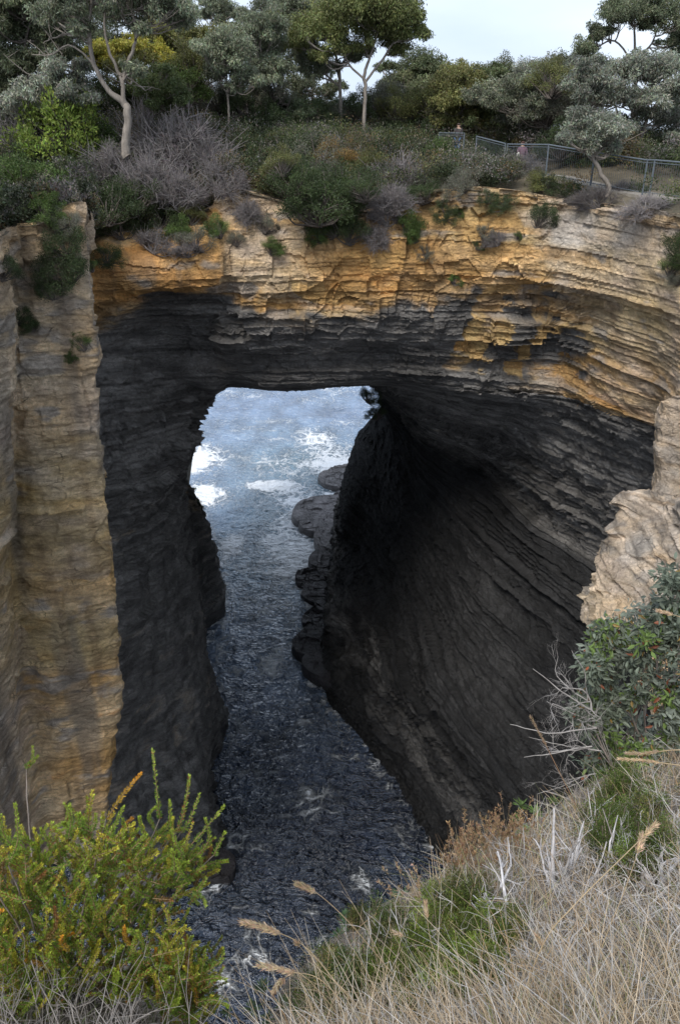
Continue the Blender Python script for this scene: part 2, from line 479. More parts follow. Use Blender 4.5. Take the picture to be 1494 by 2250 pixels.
# --- the face of the arch and the wall that curves on to the right -------------------------------
# columns:  px of the rim, its py and depth
arch_cols = [
 # per column: list of (px,py,Y, amp,block,dark,pale) from the rim down to the lip and back under
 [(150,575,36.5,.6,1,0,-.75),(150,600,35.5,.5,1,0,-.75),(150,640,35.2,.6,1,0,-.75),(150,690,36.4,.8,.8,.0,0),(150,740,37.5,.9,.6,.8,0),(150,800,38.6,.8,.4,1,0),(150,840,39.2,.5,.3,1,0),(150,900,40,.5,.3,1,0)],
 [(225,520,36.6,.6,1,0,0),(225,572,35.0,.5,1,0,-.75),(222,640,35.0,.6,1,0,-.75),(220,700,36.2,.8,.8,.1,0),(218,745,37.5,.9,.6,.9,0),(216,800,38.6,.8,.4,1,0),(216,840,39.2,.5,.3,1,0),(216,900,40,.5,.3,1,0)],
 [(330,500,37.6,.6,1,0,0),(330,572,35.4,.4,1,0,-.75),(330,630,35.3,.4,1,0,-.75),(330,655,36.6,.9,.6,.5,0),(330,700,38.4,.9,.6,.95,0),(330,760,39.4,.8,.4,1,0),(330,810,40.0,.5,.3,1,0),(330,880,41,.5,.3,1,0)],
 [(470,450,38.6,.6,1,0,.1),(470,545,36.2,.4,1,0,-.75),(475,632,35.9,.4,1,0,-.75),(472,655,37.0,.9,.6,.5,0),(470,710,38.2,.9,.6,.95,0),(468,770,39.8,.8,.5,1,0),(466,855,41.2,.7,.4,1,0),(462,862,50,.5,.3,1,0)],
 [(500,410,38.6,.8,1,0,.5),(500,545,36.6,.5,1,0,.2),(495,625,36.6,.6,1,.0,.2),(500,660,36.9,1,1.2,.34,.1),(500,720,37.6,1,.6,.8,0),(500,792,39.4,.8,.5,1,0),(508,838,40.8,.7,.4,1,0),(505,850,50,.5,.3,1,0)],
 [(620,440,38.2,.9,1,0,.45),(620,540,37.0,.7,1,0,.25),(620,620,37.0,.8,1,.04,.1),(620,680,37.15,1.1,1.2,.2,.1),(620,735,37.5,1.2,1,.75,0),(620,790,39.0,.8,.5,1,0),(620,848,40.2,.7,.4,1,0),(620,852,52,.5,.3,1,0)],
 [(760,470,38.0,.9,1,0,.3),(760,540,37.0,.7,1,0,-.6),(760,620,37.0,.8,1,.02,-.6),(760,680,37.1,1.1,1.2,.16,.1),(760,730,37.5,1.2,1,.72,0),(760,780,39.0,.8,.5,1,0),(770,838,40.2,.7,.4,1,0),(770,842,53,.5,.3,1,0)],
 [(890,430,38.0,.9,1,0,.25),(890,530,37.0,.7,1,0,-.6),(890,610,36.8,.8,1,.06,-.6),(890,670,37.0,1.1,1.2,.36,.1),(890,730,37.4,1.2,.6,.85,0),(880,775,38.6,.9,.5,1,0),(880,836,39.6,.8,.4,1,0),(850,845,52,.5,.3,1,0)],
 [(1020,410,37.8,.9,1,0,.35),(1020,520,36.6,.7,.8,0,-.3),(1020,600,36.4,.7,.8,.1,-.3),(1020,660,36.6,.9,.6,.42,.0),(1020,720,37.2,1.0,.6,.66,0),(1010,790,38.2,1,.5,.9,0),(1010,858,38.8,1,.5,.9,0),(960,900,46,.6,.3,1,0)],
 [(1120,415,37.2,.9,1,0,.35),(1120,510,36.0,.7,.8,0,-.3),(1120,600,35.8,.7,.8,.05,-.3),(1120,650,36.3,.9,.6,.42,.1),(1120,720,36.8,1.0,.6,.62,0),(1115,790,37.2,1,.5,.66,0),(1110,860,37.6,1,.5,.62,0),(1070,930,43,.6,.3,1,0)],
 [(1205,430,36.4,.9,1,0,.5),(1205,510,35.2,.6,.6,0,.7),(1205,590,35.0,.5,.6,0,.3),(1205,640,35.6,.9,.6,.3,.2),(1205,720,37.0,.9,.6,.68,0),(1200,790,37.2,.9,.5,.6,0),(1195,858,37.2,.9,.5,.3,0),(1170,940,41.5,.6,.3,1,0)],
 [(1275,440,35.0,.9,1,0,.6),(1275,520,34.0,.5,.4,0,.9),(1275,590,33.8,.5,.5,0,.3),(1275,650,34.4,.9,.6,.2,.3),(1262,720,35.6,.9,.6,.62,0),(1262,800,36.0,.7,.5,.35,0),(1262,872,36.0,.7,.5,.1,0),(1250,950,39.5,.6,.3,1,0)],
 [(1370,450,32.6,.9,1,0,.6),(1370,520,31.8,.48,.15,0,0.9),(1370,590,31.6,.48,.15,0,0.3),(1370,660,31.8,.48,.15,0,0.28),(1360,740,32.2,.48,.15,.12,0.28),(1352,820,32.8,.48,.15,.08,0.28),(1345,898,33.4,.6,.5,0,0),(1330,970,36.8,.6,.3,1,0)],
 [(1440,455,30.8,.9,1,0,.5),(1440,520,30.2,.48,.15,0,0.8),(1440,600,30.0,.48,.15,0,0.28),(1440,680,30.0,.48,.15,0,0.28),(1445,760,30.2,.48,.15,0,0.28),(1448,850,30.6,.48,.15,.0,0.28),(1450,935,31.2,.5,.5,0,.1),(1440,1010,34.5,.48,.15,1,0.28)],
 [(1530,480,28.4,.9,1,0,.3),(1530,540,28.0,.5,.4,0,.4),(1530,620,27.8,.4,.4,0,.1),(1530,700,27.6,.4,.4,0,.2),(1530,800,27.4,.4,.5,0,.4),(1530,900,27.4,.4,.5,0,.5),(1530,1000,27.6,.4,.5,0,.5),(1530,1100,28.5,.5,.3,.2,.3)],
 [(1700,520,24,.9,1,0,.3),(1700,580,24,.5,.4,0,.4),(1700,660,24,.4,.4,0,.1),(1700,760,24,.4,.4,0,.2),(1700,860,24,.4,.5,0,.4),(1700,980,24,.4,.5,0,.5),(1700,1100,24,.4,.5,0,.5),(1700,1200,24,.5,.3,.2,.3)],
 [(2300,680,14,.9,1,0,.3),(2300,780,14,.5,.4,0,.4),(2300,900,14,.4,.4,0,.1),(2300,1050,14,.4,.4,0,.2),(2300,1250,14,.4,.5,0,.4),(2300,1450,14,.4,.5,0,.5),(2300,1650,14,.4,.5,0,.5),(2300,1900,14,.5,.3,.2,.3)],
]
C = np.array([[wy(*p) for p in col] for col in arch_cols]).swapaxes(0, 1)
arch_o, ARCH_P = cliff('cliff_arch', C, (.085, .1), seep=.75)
RIM = C[0, :, :3]

# --- left wall of the tunnel: an overhanging upper part, a set-back lower part down to the water --
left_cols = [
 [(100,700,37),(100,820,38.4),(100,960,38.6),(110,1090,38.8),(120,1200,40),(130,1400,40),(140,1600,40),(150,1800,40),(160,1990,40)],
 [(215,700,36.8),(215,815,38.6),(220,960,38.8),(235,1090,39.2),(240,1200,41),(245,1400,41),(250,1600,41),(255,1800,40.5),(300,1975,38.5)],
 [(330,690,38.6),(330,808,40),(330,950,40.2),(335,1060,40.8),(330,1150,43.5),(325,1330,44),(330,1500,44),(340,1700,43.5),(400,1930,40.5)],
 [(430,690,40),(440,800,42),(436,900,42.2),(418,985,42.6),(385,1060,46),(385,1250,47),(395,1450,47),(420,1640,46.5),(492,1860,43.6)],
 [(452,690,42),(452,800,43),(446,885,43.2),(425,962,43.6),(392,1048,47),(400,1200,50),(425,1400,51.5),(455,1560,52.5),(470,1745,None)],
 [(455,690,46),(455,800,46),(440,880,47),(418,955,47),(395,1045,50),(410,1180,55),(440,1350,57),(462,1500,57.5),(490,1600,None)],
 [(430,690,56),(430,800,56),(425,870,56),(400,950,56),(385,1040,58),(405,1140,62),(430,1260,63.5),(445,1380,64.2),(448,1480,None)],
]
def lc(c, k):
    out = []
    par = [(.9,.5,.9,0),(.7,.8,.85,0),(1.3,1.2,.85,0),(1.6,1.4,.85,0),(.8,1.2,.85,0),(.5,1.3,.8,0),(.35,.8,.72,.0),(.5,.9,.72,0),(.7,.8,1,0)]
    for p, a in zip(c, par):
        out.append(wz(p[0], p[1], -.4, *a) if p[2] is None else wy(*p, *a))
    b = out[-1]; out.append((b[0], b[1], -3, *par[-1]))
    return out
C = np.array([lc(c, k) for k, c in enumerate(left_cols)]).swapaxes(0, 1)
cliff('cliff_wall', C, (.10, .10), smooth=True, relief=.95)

# outer buttress on the left, beyond the arch
def vcol(pts):           # pts: (px,py,z)
    return [wz(*p) for p in pts]
B3 = [
 vcol([(380,930,34,.7,.5,.8,0),(375,1020,30,.7,.6,.8,0),(360,1100,26,.7,.6,.8,0),(370,1200,19,.6,.6,.8,0),(380,1300,10,.6,.6,.8,0),(390,1420,-.5,.5,.5,1,0),(390,1450,-3,.5,.5,1,0)]),
 vcol([(395,1000,28,.7,.5,.8,0),(388,1060,25.5,.7,.6,.7,0),(385,1140,22,.7,.6,.7,0),(400,1220,16,.6,.6,.8,0),(425,1310,8,.6,.6,.8,0),(440,1400,-.5,.5,.5,1,0),(440,1430,-3,.5,.5,1,0)]),
 vcol([(402,1048,26,.7,.5,.8,0),(412,1075,23.5,.7,.6,.55,0),(425,1130,19,.7,.6,.6,0),(440,1210,12.5,.6,.6,.8,0),(460,1300,6,.6,.6,.8,0),(472,1376,-.5,.5,.5,1,0),(472,1400,-3,.5,.5,1,0)]),
 vcol([(404,1060,25,.7,.5,.8,0),(425,1090,22.5,.7,.6,.6,0),(447,1140,18,.7,.6,.7,0),(470,1215,11,.6,.6,.8,0),(488,1290,5.5,.6,.6,.8,0),(496,1358,-.5,.5,.5,1,0),(496,1380,-3,.5,.5,1,0)]),
 vcol([(403,1058,24,.7,.5,.8,0),(422,1085,21,.7,.6,.6,0),(442,1135,16.5,.7,.6,.7,0),(462,1200,10,.6,.6,.8,0),(478,1270,4.5,.6,.6,.8,0),(484,1325,-.5,.5,.5,1,0),(484,1345,-3,.5,.5,1,0)]),
 vcol([(340,1058,21,.7,.5,.8,0),(340,1085,19,.7,.6,.6,0),(345,1130,14.5,.7,.6,.7,0),(350,1170,9,.6,.6,.8,0),(370,1220,3.5,.6,.6,.8,0),(380,1260,-.5,.5,.5,1,0),(380,1280,-3,.5,.5,1,0)]),
]
cliff('cliff_wall', np.array(B3).swapaxes(0, 1), (.2, .2))

# --- right wall of the tunnel: wet rim, terrace, long dark wall, recess, corbelled roof -----------
a_w = (.6,.9,1.2,0); a_r = (.8,1.0,1.25,0); a_t = (.9,1.3,1.08,0); a_d = (.8,.32,1.3,0); a_c = (.9,.2,1.25,0); a_b = (1.0,.5,.9,0)
def rc(*p):   # waterline, rim, terrace, wall, wall, recess, under lip2, lip2, band mid, lip1
    zz = (-.5, 1.0, 6.5, 15, 20, 25, 29, 30, 35, None)
    aa = (a_w, a_r, a_t, a_d, a_d, a_d, a_c, a_b, a_b, a_b)
    out = []
    for q, z, a in zip(p, zz, aa):
        if len(q) == 3: out.append(wz(q[0], q[1], q[2], *a) if q[2] < 45 and z is not None else wy(*q, *a))
        else: out.append(wz(q[0], q[1], z, *a))
    b = out[0]; return [(b[0], b[1], -3, *a_w)] + out
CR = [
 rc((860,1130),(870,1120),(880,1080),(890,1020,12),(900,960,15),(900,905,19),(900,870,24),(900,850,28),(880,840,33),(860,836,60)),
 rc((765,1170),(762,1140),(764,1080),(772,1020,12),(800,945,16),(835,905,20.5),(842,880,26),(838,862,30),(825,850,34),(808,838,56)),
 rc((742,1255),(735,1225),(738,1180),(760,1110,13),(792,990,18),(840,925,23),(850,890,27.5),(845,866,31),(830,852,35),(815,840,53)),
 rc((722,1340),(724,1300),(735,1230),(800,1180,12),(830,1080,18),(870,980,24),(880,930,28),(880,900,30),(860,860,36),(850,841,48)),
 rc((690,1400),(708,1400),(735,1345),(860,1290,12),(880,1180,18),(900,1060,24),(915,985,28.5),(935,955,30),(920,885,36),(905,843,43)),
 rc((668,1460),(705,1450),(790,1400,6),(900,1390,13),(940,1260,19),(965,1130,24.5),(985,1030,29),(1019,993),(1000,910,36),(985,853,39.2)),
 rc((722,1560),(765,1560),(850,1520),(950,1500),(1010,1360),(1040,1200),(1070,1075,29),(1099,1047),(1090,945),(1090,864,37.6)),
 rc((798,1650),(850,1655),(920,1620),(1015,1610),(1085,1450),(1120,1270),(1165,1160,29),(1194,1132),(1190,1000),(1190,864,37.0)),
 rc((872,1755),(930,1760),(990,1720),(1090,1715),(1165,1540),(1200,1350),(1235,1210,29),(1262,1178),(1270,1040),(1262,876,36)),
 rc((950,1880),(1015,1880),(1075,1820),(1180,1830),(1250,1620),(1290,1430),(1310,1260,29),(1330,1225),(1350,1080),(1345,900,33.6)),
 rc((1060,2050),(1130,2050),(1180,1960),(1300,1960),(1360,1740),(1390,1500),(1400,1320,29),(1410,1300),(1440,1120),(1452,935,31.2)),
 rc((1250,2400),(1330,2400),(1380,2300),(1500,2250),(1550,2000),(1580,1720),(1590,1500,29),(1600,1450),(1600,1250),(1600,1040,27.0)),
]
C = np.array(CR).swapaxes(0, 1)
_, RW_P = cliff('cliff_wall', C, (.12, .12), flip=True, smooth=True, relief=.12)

# --- left pillar: the near cliff that fills the left edge of the photograph ------------------------
def pc(*p): return [wy(*q) for q in p]
PL = [
 pc((-500,560,14,.33,1.0,0,.2),(-500,700,14,.33,1.0,0,.2),(-500,850,14,.33,1.0,0,.1),(-500,1050,14,.24,1.0,0,.1),(-500,1300,14,.24,0.9,0,.1),(-500,1600,14,.24,0.9,0,.4),(-500,1900,14,.33,0.9,.2,.5),(-500,2300,14,.33,0.9,.2,.5)),
 pc((-60,520,19,.36,1.0,0,.3),(-60,600,19,.36,1.0,0,.3),(-60,800,18.8,.36,1.0,0,.3),(-60,1050,18.6,.24,1.0,0,.2),(-60,1300,18.4,.24,0.9,0,.1),(-60,1600,18.4,.33,0.9,0,.7),(-60,1800,18,.33,0.9,.1,.7),(-60,2100,17.6,.33,0.9,.2,.5)),
 pc((12,500,20.4,0.36,1.5,0,0.30),(12,600,20.2,0.36,1.5,0,0.30),(14,800,20,0.36,1.5,0,0.30),(14,1050,19.8,0.24,1.5,0,0.28),(5,1300,19.8,.24,0.9,0,.1),(18,1600,20.3,.33,0.9,0,.6),(22,1800,19.8,.33,0.9,.1,.6),(24,2100,19.3,.33,0.9,.2,.5)),
 pc((26,490,21.6,0.36,1.5,0,0.28),(28,600,21.6,0.36,1.5,0,0.28),(26,800,21.6,0.36,1.5,0,0.28),(24,1040,21.6,0.24,1.5,.0,0.28),(30,1300,21.6,.22,0.9,0,0),(50,1500,21.7,.24,0.9,0,.2),(80,1700,21.5,.24,0.9,.1,.1),(95,1900,21.3,.33,0.9,.3,.2)),
 pc((90,484,21.8,0.36,1.5,0,0.28),(90,600,21.8,0.36,1.5,0,0.28),(95,800,21.8,0.36,1.5,0,0.28),(95,1035,21.7,0.24,1.5,.12,0.28),(100,1300,21.8,.18,0.9,0,0),(120,1500,21.8,.25,0.9,0,0),(140,1700,21.8,.24,0.9,0,.0),(150,1900,21.7,.24,0.9,.2,.0)),
 pc((150,448,22.10,0.36,1.5,0,0.30),(150,600,22.00,0.36,1.5,0,0.28),(160,800,21.95,0.36,1.5,0,0.28),(170,1030,21.95,0.24,1.5,.12,0.28),(180,1300,22.00,.18,0.9,0,0),(190,1500,22.05,.25,0.9,0,0),(190,1700,22.10,.24,0.9,0,.0),(190,1900,22.10,.24,0.9,.2,.0)),
 pc((190,445,22.30,0.36,1.5,0,0.50),(197,600,22.20,0.36,1.5,0,0.28),(207,800,22.15,0.36,1.5,0,0.28),(215,1025,22.15,0.24,1.5,.05,0.28),(238,1300,22.25,.2,0.9,0,0),(252,1500,22.35,.25,0.9,0,0),(236,1660,22.35,.24,0.9,0,.0),(228,1900,22.35,.24,0.9,.2,.0)),
 pc((199,470,22.42,0.36,1.5,0,0.50),(204,600,22.38,0.36,1.5,0,0.30),(212,800,22.38,0.36,1.5,0,0.30),(226,1020,22.38,0.24,1.5,.05,0.28),(246,1200,22.47,.24,0.9,.1,0),(266,1500,22.62,.24,0.9,.1,0),(246,1660,22.62,.24,0.9,.1,.0),(232,1900,22.62,.24,0.9,.2,.0)),
 pc((186,470,25.48,0.36,1.5,.1,0.30),(190,600,25.48,0.36,1.5,.3,0.28),(198,800,25.48,0.36,1.5,.5,0.28),(205,1020,25.48,0.24,1.5,.6,0.28),(210,1200,25.73,.24,0.9,.7,0),(220,1500,25.98,.24,0.9,.8,0),(205,1660,25.98,.24,0.9,.9,.0),(200,1900,25.98,.24,0.9,.9,.0)),
 pc((130,520,34,0.36,1.5,.1,0.30),(130,600,34,0.36,1.5,.3,0.28),(140,800,34,0.36,1.5,.5,0.28),(150,1020,35,0.24,1.5,.6,0.28),(150,1200,36,.24,0.9,.7,0),(150,1500,38,.24,0.9,.8,0),(150,1660,38,.24,0.9,.9,.0),(150,1900,38,.24,0.9,.9,.0)),
]
_, PIL_P = cliff('cliff_wall', np.array(PL).swapaxes(0, 1), (.055, .055), smooth=True, relief=.22)

# --- pale pillar and ledges that jut out on the right ---------------------------------------------
RL = [
 pc((1452,900,30,.4,.6,0,.6),(1440,980,30,.4,.6,0,.6),(1432,1080,29,.3,.6,0,.6),(1430,1100,27,.4,.6,0,.6),(1420,1160,27,.4,.6,.3,.5),(1400,1260,27,.5,.6,.3,.5),(1390,1310,27,.8,.8,.3,.5),(1420,1360,27,.8,.8,.3,.5),(1450,1400,27,.8,.8,.3,.4),(1500,1460,27,.8,.8,.8,.2)),
 pc((1462,880,28.2,.4,.6,0,.6),(1446,980,28.0,.3,.6,0,.6),(1438,1080,27.4,.3,.6,0,.6),(1376,1098,25.8,.75,.9,.22,.8),(1372,1130,25.2,.75,.9,.22,.8),(1326,1218,23.8,.75,.9,.22,.8),(1316,1290,22.8,.75,.9,.22,.8),(1292,1364,21.6,.75,.9,.22,.8),(1345,1400,21.4,.8,.8,.2,.4),(1480,1500,23,.8,.8,.6,.2)),
 pc((1480,870,27.8,.4,.6,0,.6),(1470,980,27.6,.3,.6,0,.7),(1460,1084,26.8,.3,.6,0,.6),(1410,1090,25.4,.75,.9,.22,.8),(1405,1140,24.4,.75,.9,.22,.8),(1380,1215,22.9,.75,.9,.22,.8),(1360,1290,21.8,.75,.9,.22,.8),(1340,1370,20.6,.8,.8,.1,.4),(1385,1420,19.8,.8,.8,.2,.4),(1490,1530,21,.8,.8,.6,.2)),
 pc((1540,870,27.0,.4,.6,0,.6),(1530,980,26.8,.3,.6,0,.7),(1520,1088,25.8,.3,.6,0,.6),(1500,1100,24.4,.75,.9,.22,.8),(1490,1150,23.2,.75,.9,.22,.8),(1480,1215,21.8,.75,.9,.22,.8),(1470,1290,20.6,.75,.9,.22,.8),(1460,1370,18.8,.8,.8,.1,.4),(1470,1440,18.4,.8,.8,.2,.4),(1500,1700,18,.8,.8,.6,.2)),
 pc((1760,900,22,.4,.6,0,.6),(1750,1000,22,.3,.6,0,.7),(1740,1090,22,.3,.6,0,.6),(1740,1120,19,.75,.9,.22,.8),(1730,1180,18.6,.75,.9,.22,.8),(1730,1250,18,.75,.9,.22,.8),(1730,1330,17,.75,.9,.22,.8),(1730,1420,16,.8,.8,.1,.4),(1730,1500,15,.8,.8,.2,.4),(1730,1800,14,.8,.8,.6,.2)),
]
_, LED_P = cliff('cliff_ledge', np.array(RL).swapaxes(0, 1), (.06, .06))
# ------------------------------------------------------------------ sea
def water_mat():
    m, nt, b, o = new_mat('sea_water')
    a = attr(nt)
    sep = nt.nodes.new('ShaderNodeSeparateColor'); nt.links.new(a.outputs['Color'], sep.inputs[0])
    foam, teal, rough = sep.outputs[0], sep.outputs[1], sep.outputs[2]  # third channel is a mask of painted sky reflection, not surface roughness
    g = nt.nodes.new('ShaderNodeNewGeometry')
    # lace pattern: cell edges of a warped voronoi
    wv = nt.nodes.new('ShaderNodeTexNoise'); wv.inputs['Scale'].default_value = .35; wv.inputs['Detail'].default_value = 5
    nt.links.new(g.outputs['Position'], wv.inputs['Vector'])
    ad = nt.nodes.new('ShaderNodeVectorMath'); ad.operation = 'MULTIPLY_ADD'
    ad.inputs[1].default_value = (5, 5, 0)
    nt.links.new(wv.outputs['Color'], ad.inputs[0]); nt.links.new(g.outputs['Position'], ad.inputs[2])
    mpn = nt.nodes.new('ShaderNodeMapping'); mpn.inputs['Scale'].default_value = (1, .8, 0)
    nt.links.new(ad.outputs[0], mpn.inputs[0])
    e1 = None
    for sc, wd in ((.55, .16), (1.3, .12)):
        vo = nt.nodes.new('ShaderNodeTexVoronoi'); vo.feature = 'DISTANCE_TO_EDGE'; vo.inputs['Scale'].default_value = sc
        nt.links.new(mpn.outputs[0], vo.inputs['Vector'])
        e = rng(nt, vo.outputs['Distance'], 0, wd, 1, 0)
        e1 = e if e1 is None else mth(nt, 'MAXIMUM', e1, mth(nt, 'MULTIPLY', e, .8))
    n1 = nz(nt, 1.6, 8, .75, vscale=(1, 1, 0))
    n2 = nz(nt, .35, 6, .6, vscale=(1, 1, 0))
    # foam amount
    t = mth(nt, 'ADD', mth(nt, 'MULTIPLY', foam, 1.45), mth(nt, 'MULTIPLY', mth(nt, 'SUBTRACT', n1, .5), 1.1))
    t = mth(nt, 'ADD', t, mth(nt, 'MULTIPLY', mth(nt, 'SUBTRACT', n2, .5), .7))
    t = mth(nt, 'ADD', t, mth(nt, 'MULTIPLY', mth(nt, 'SUBTRACT', e1, .45), .55))
    f = rng(nt, t, .45, .85, 0, 1)
    f = mth(nt, 'MULTIPLY', f, rng(nt, foam, .02, .16, 0, 1))
    base = mixc(nt, rough, (.028, .038, .062), (.155, .210, .325))  # sky reflection painted into the base colour, lighter farther out
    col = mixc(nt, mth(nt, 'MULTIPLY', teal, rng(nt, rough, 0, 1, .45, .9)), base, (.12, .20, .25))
    col = mixc(nt, f, col, (.74, .77, .80))
    vv = rng(nt, nz(nt, .22, 4, .6, vscale=(1, .6, 0)), .35, .65, .65, 1.3)
    col = mixc(nt, mth(nt, 'SUBTRACT', 1.0, f, True), col, mixc(nt, 1.0, col, vv, 'MULTIPLY'))
    nt.links.new(col, b.inputs['Base Color'])
    b.inputs['IOR'].default_value = 1.9
    b.inputs['Specular IOR Level'].default_value = .5
    nt.links.new(rng(nt, f, 0, 1, .06, .8), b.inputs['Roughness'])
    h = mth(nt, 'ADD', mth(nt, 'MULTIPLY', nz(nt, 2.4, 4, .5, vscale=(1, 1.5, 0), dist=.4), .7), mth(nt, 'MULTIPLY', nz(nt, .8, 3, .6, vscale=(1, 1.6, 0), dist=.6), 2.2))
    h = mth(nt, 'ADD', h, mth(nt, 'MULTIPLY', f, .5))
    h = mth(nt, 'MULTIPLY', h, rng(nt, rough, .3, 1, 1, .45))
    bump(nt, b, h, .8, 1.0)
    return m
M['water'] = water_mat()

FOAM = [ # px, py, rx, ry, strength (photograph pixels on the water plane)
 (420,1010,62,30,1.0),(425,1090,62,24,1.0),(455,1005,24,14,.7),(470,1085,40,14,.5),
 (602,1069,58,9,1.15),(570,1064,16,6,.8),
 (700,1150,60,70,.5),(640,1080,80,24,.5),(720,990,70,20,.5),(600,1110,70,24,.35),(580,1010,60,20,.3),(690,965,45,22,.6),(650,1025,110,35,.40),(745,1022,60,22,1.0),(712,1000,45,20,.55),(748,1060,30,30,.8),
 (670,1105,60,16,.9),(735,1092,40,12,.95),(640,1150,45,40,.65),(620,1200,60,60,.62),(655,1215,50,50,.85),(640,1255,55,26,.75),(705,1170,40,40,.6),
 (512,1198,27,22,.95),(498,1220,14,26,.7),(540,1255,50,12,.42),
 (600,1290,70,20,.34),(615,1335,45,24,.44),(560,1360,60,22,.38),(500,1350,24,40,.45),(700,1330,22,60,.5),
 (597,1462,38,28,.62),(595,1480,20,16,.4),(610,1430,20,12,.4),
 (690,1745,46,26,.55),(690,1785,30,22,.5),(730,1770,36,14,.4),
 (500,1420,40,50,.30),(640,1400,50,60,.28),(480,1520,30,40,.30),
 (520,1600,40,90,.24),(640,1560,80,60,.22),(745,1620,50,70,.26),(600,1680,120,100,.18),
 (478,1955,26,14,.62),(455,1975,24,24,.5),(500,1930,14,22,.45),(560,2060,60,30,.36),(550,2110,50,30,.55),(700,2085,40,30,.5),(480,2160,60,40,.45),
 (790,1925,20,26,.62),(800,1950,30,14,.45),(850,1900,60,20,.30),(880,1840,40,40,.3),
 (700,880,60,10,.30),(540,870,90,10,.28),(600,925,60,8,.30),(760,930,50,8,.3),(480,930,60,8,.24),(620,965,60,8,.3),
]
_fr = np.random.RandomState(3)
for ln in ([(505,1900),(478,1770),(462,1640),(497,1585),(458,1500),(450,1400),(497,1365),(492,1300),(478,1240),(455,1170),(430,1115)],
           [(760,1170),(735,1245),(655,1270),(690,1345),(668,1400),(672,1470),(722,1560),(798,1650),(872,1755),(950,1880)]):
    for (x0, y0), (x1, y1) in zip(ln[:-1], ln[1:]):
        for _ in range(6):
            t = _fr.rand(); FOAM.append((lerp(x0, x1, t) + _fr.normal()*6, lerp(y0, y1, t), _fr.uniform(8, 20), _fr.uniform(5, 14), _fr.uniform(.35, .75) * (1.2 if y0 < 1400 else .8)))
for _ in range(26):
    y = _fr.uniform(1250, 2050); FOAM.append((_fr.uniform(520, 640 + (y-1250)*.3), y, _fr.uniform(15, 50), _fr.uniform(6, 18), _fr.uniform(.3, .55)))
def make_sea():
    def axis(lo, hi, fine_lo, fine_hi, sp):
        mid = np.arange(fine_lo, fine_hi, sp)
        a = [fine_hi]; s = sp
        while a[-1] < hi: s *= 1.12; a.append(a[-1] + s)
        b = [fine_lo]; s = sp
        while b[-1] > lo: s *= 1.12; b.append(b[-1] - s)
        return np.array(b[::-1][:-1] + list(mid) + a)
    xs = axis(-9000, 9000, -32, 22, .2)
    ys = axis(-60, 12000, 30, 185, .22)
    X, Y = np.meshgrid(xs, ys)
    d = np.maximum(Y, 20)
    fade = 1 / (1 + (np.maximum(0, Y-120) / 260)**2)
    open_ = sst(60, 105, Y); bright = sst(44, 72, Y) + .25 * fbm(X*.18, Y*.12, 0, 231, 3) * (Y < 80)  # second mask places the painted sky reflection along the channel
    # swell + chop
    h = .30 * open_ * fbm(X*.10 + Y*.05, Y*.22, 0, 201, 3) * fade
    h = h + (.20 + .10*open_) * fbm(X*.35, Y*.55, 0, 205, 4) * fade
    wx = X + 1.2 * noise(X*.4, Y*.4, 0, 207); wyy = Y + 1.2 * noise(X*.4, Y*.4, 3, 208)
    rid = 1 - np.abs(noise(wx*.9, wyy*1.25, 0, 209)) * 1.6
    h = h + (.16 - .07*open_) * rid * fade + .075 * (1 - np.abs(noise(wx*2.0, wyy*2.6, 0, 211)) * 1.6) * (Y < 130) * (np.abs(X) < 35)
    foam = np.zeros_like(X)
    for (px, py, rx, ry, s) in FOAM:
        c = np.array(Z(px, py, 0)); ax = abs(Z(px+rx, py, 0)[0] - c[0]); ay = abs(Z(px, py-ry, 0)[1] - c[1])
        q = ((X-c[0])/ax)**2 + ((Y-c[1])/ay)**2
        foam = np.maximum(foam, s * np.exp(-q*.8))
    streak = fbm(X*.05 + 3, Y*.13, 0, 221, 4)
    foam = np.maximum(foam, .30 * sst(.12, .35, streak) * (Y > 75) * (Y < 400))
    h = h + .12 * np.minimum(foam, .8)
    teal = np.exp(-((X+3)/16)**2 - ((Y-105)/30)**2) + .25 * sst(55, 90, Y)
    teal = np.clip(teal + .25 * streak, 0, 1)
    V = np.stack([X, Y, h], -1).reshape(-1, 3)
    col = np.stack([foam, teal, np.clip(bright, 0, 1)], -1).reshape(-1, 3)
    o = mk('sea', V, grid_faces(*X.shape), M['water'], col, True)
    tag(o, None, None, kind='structure')
make_sea()

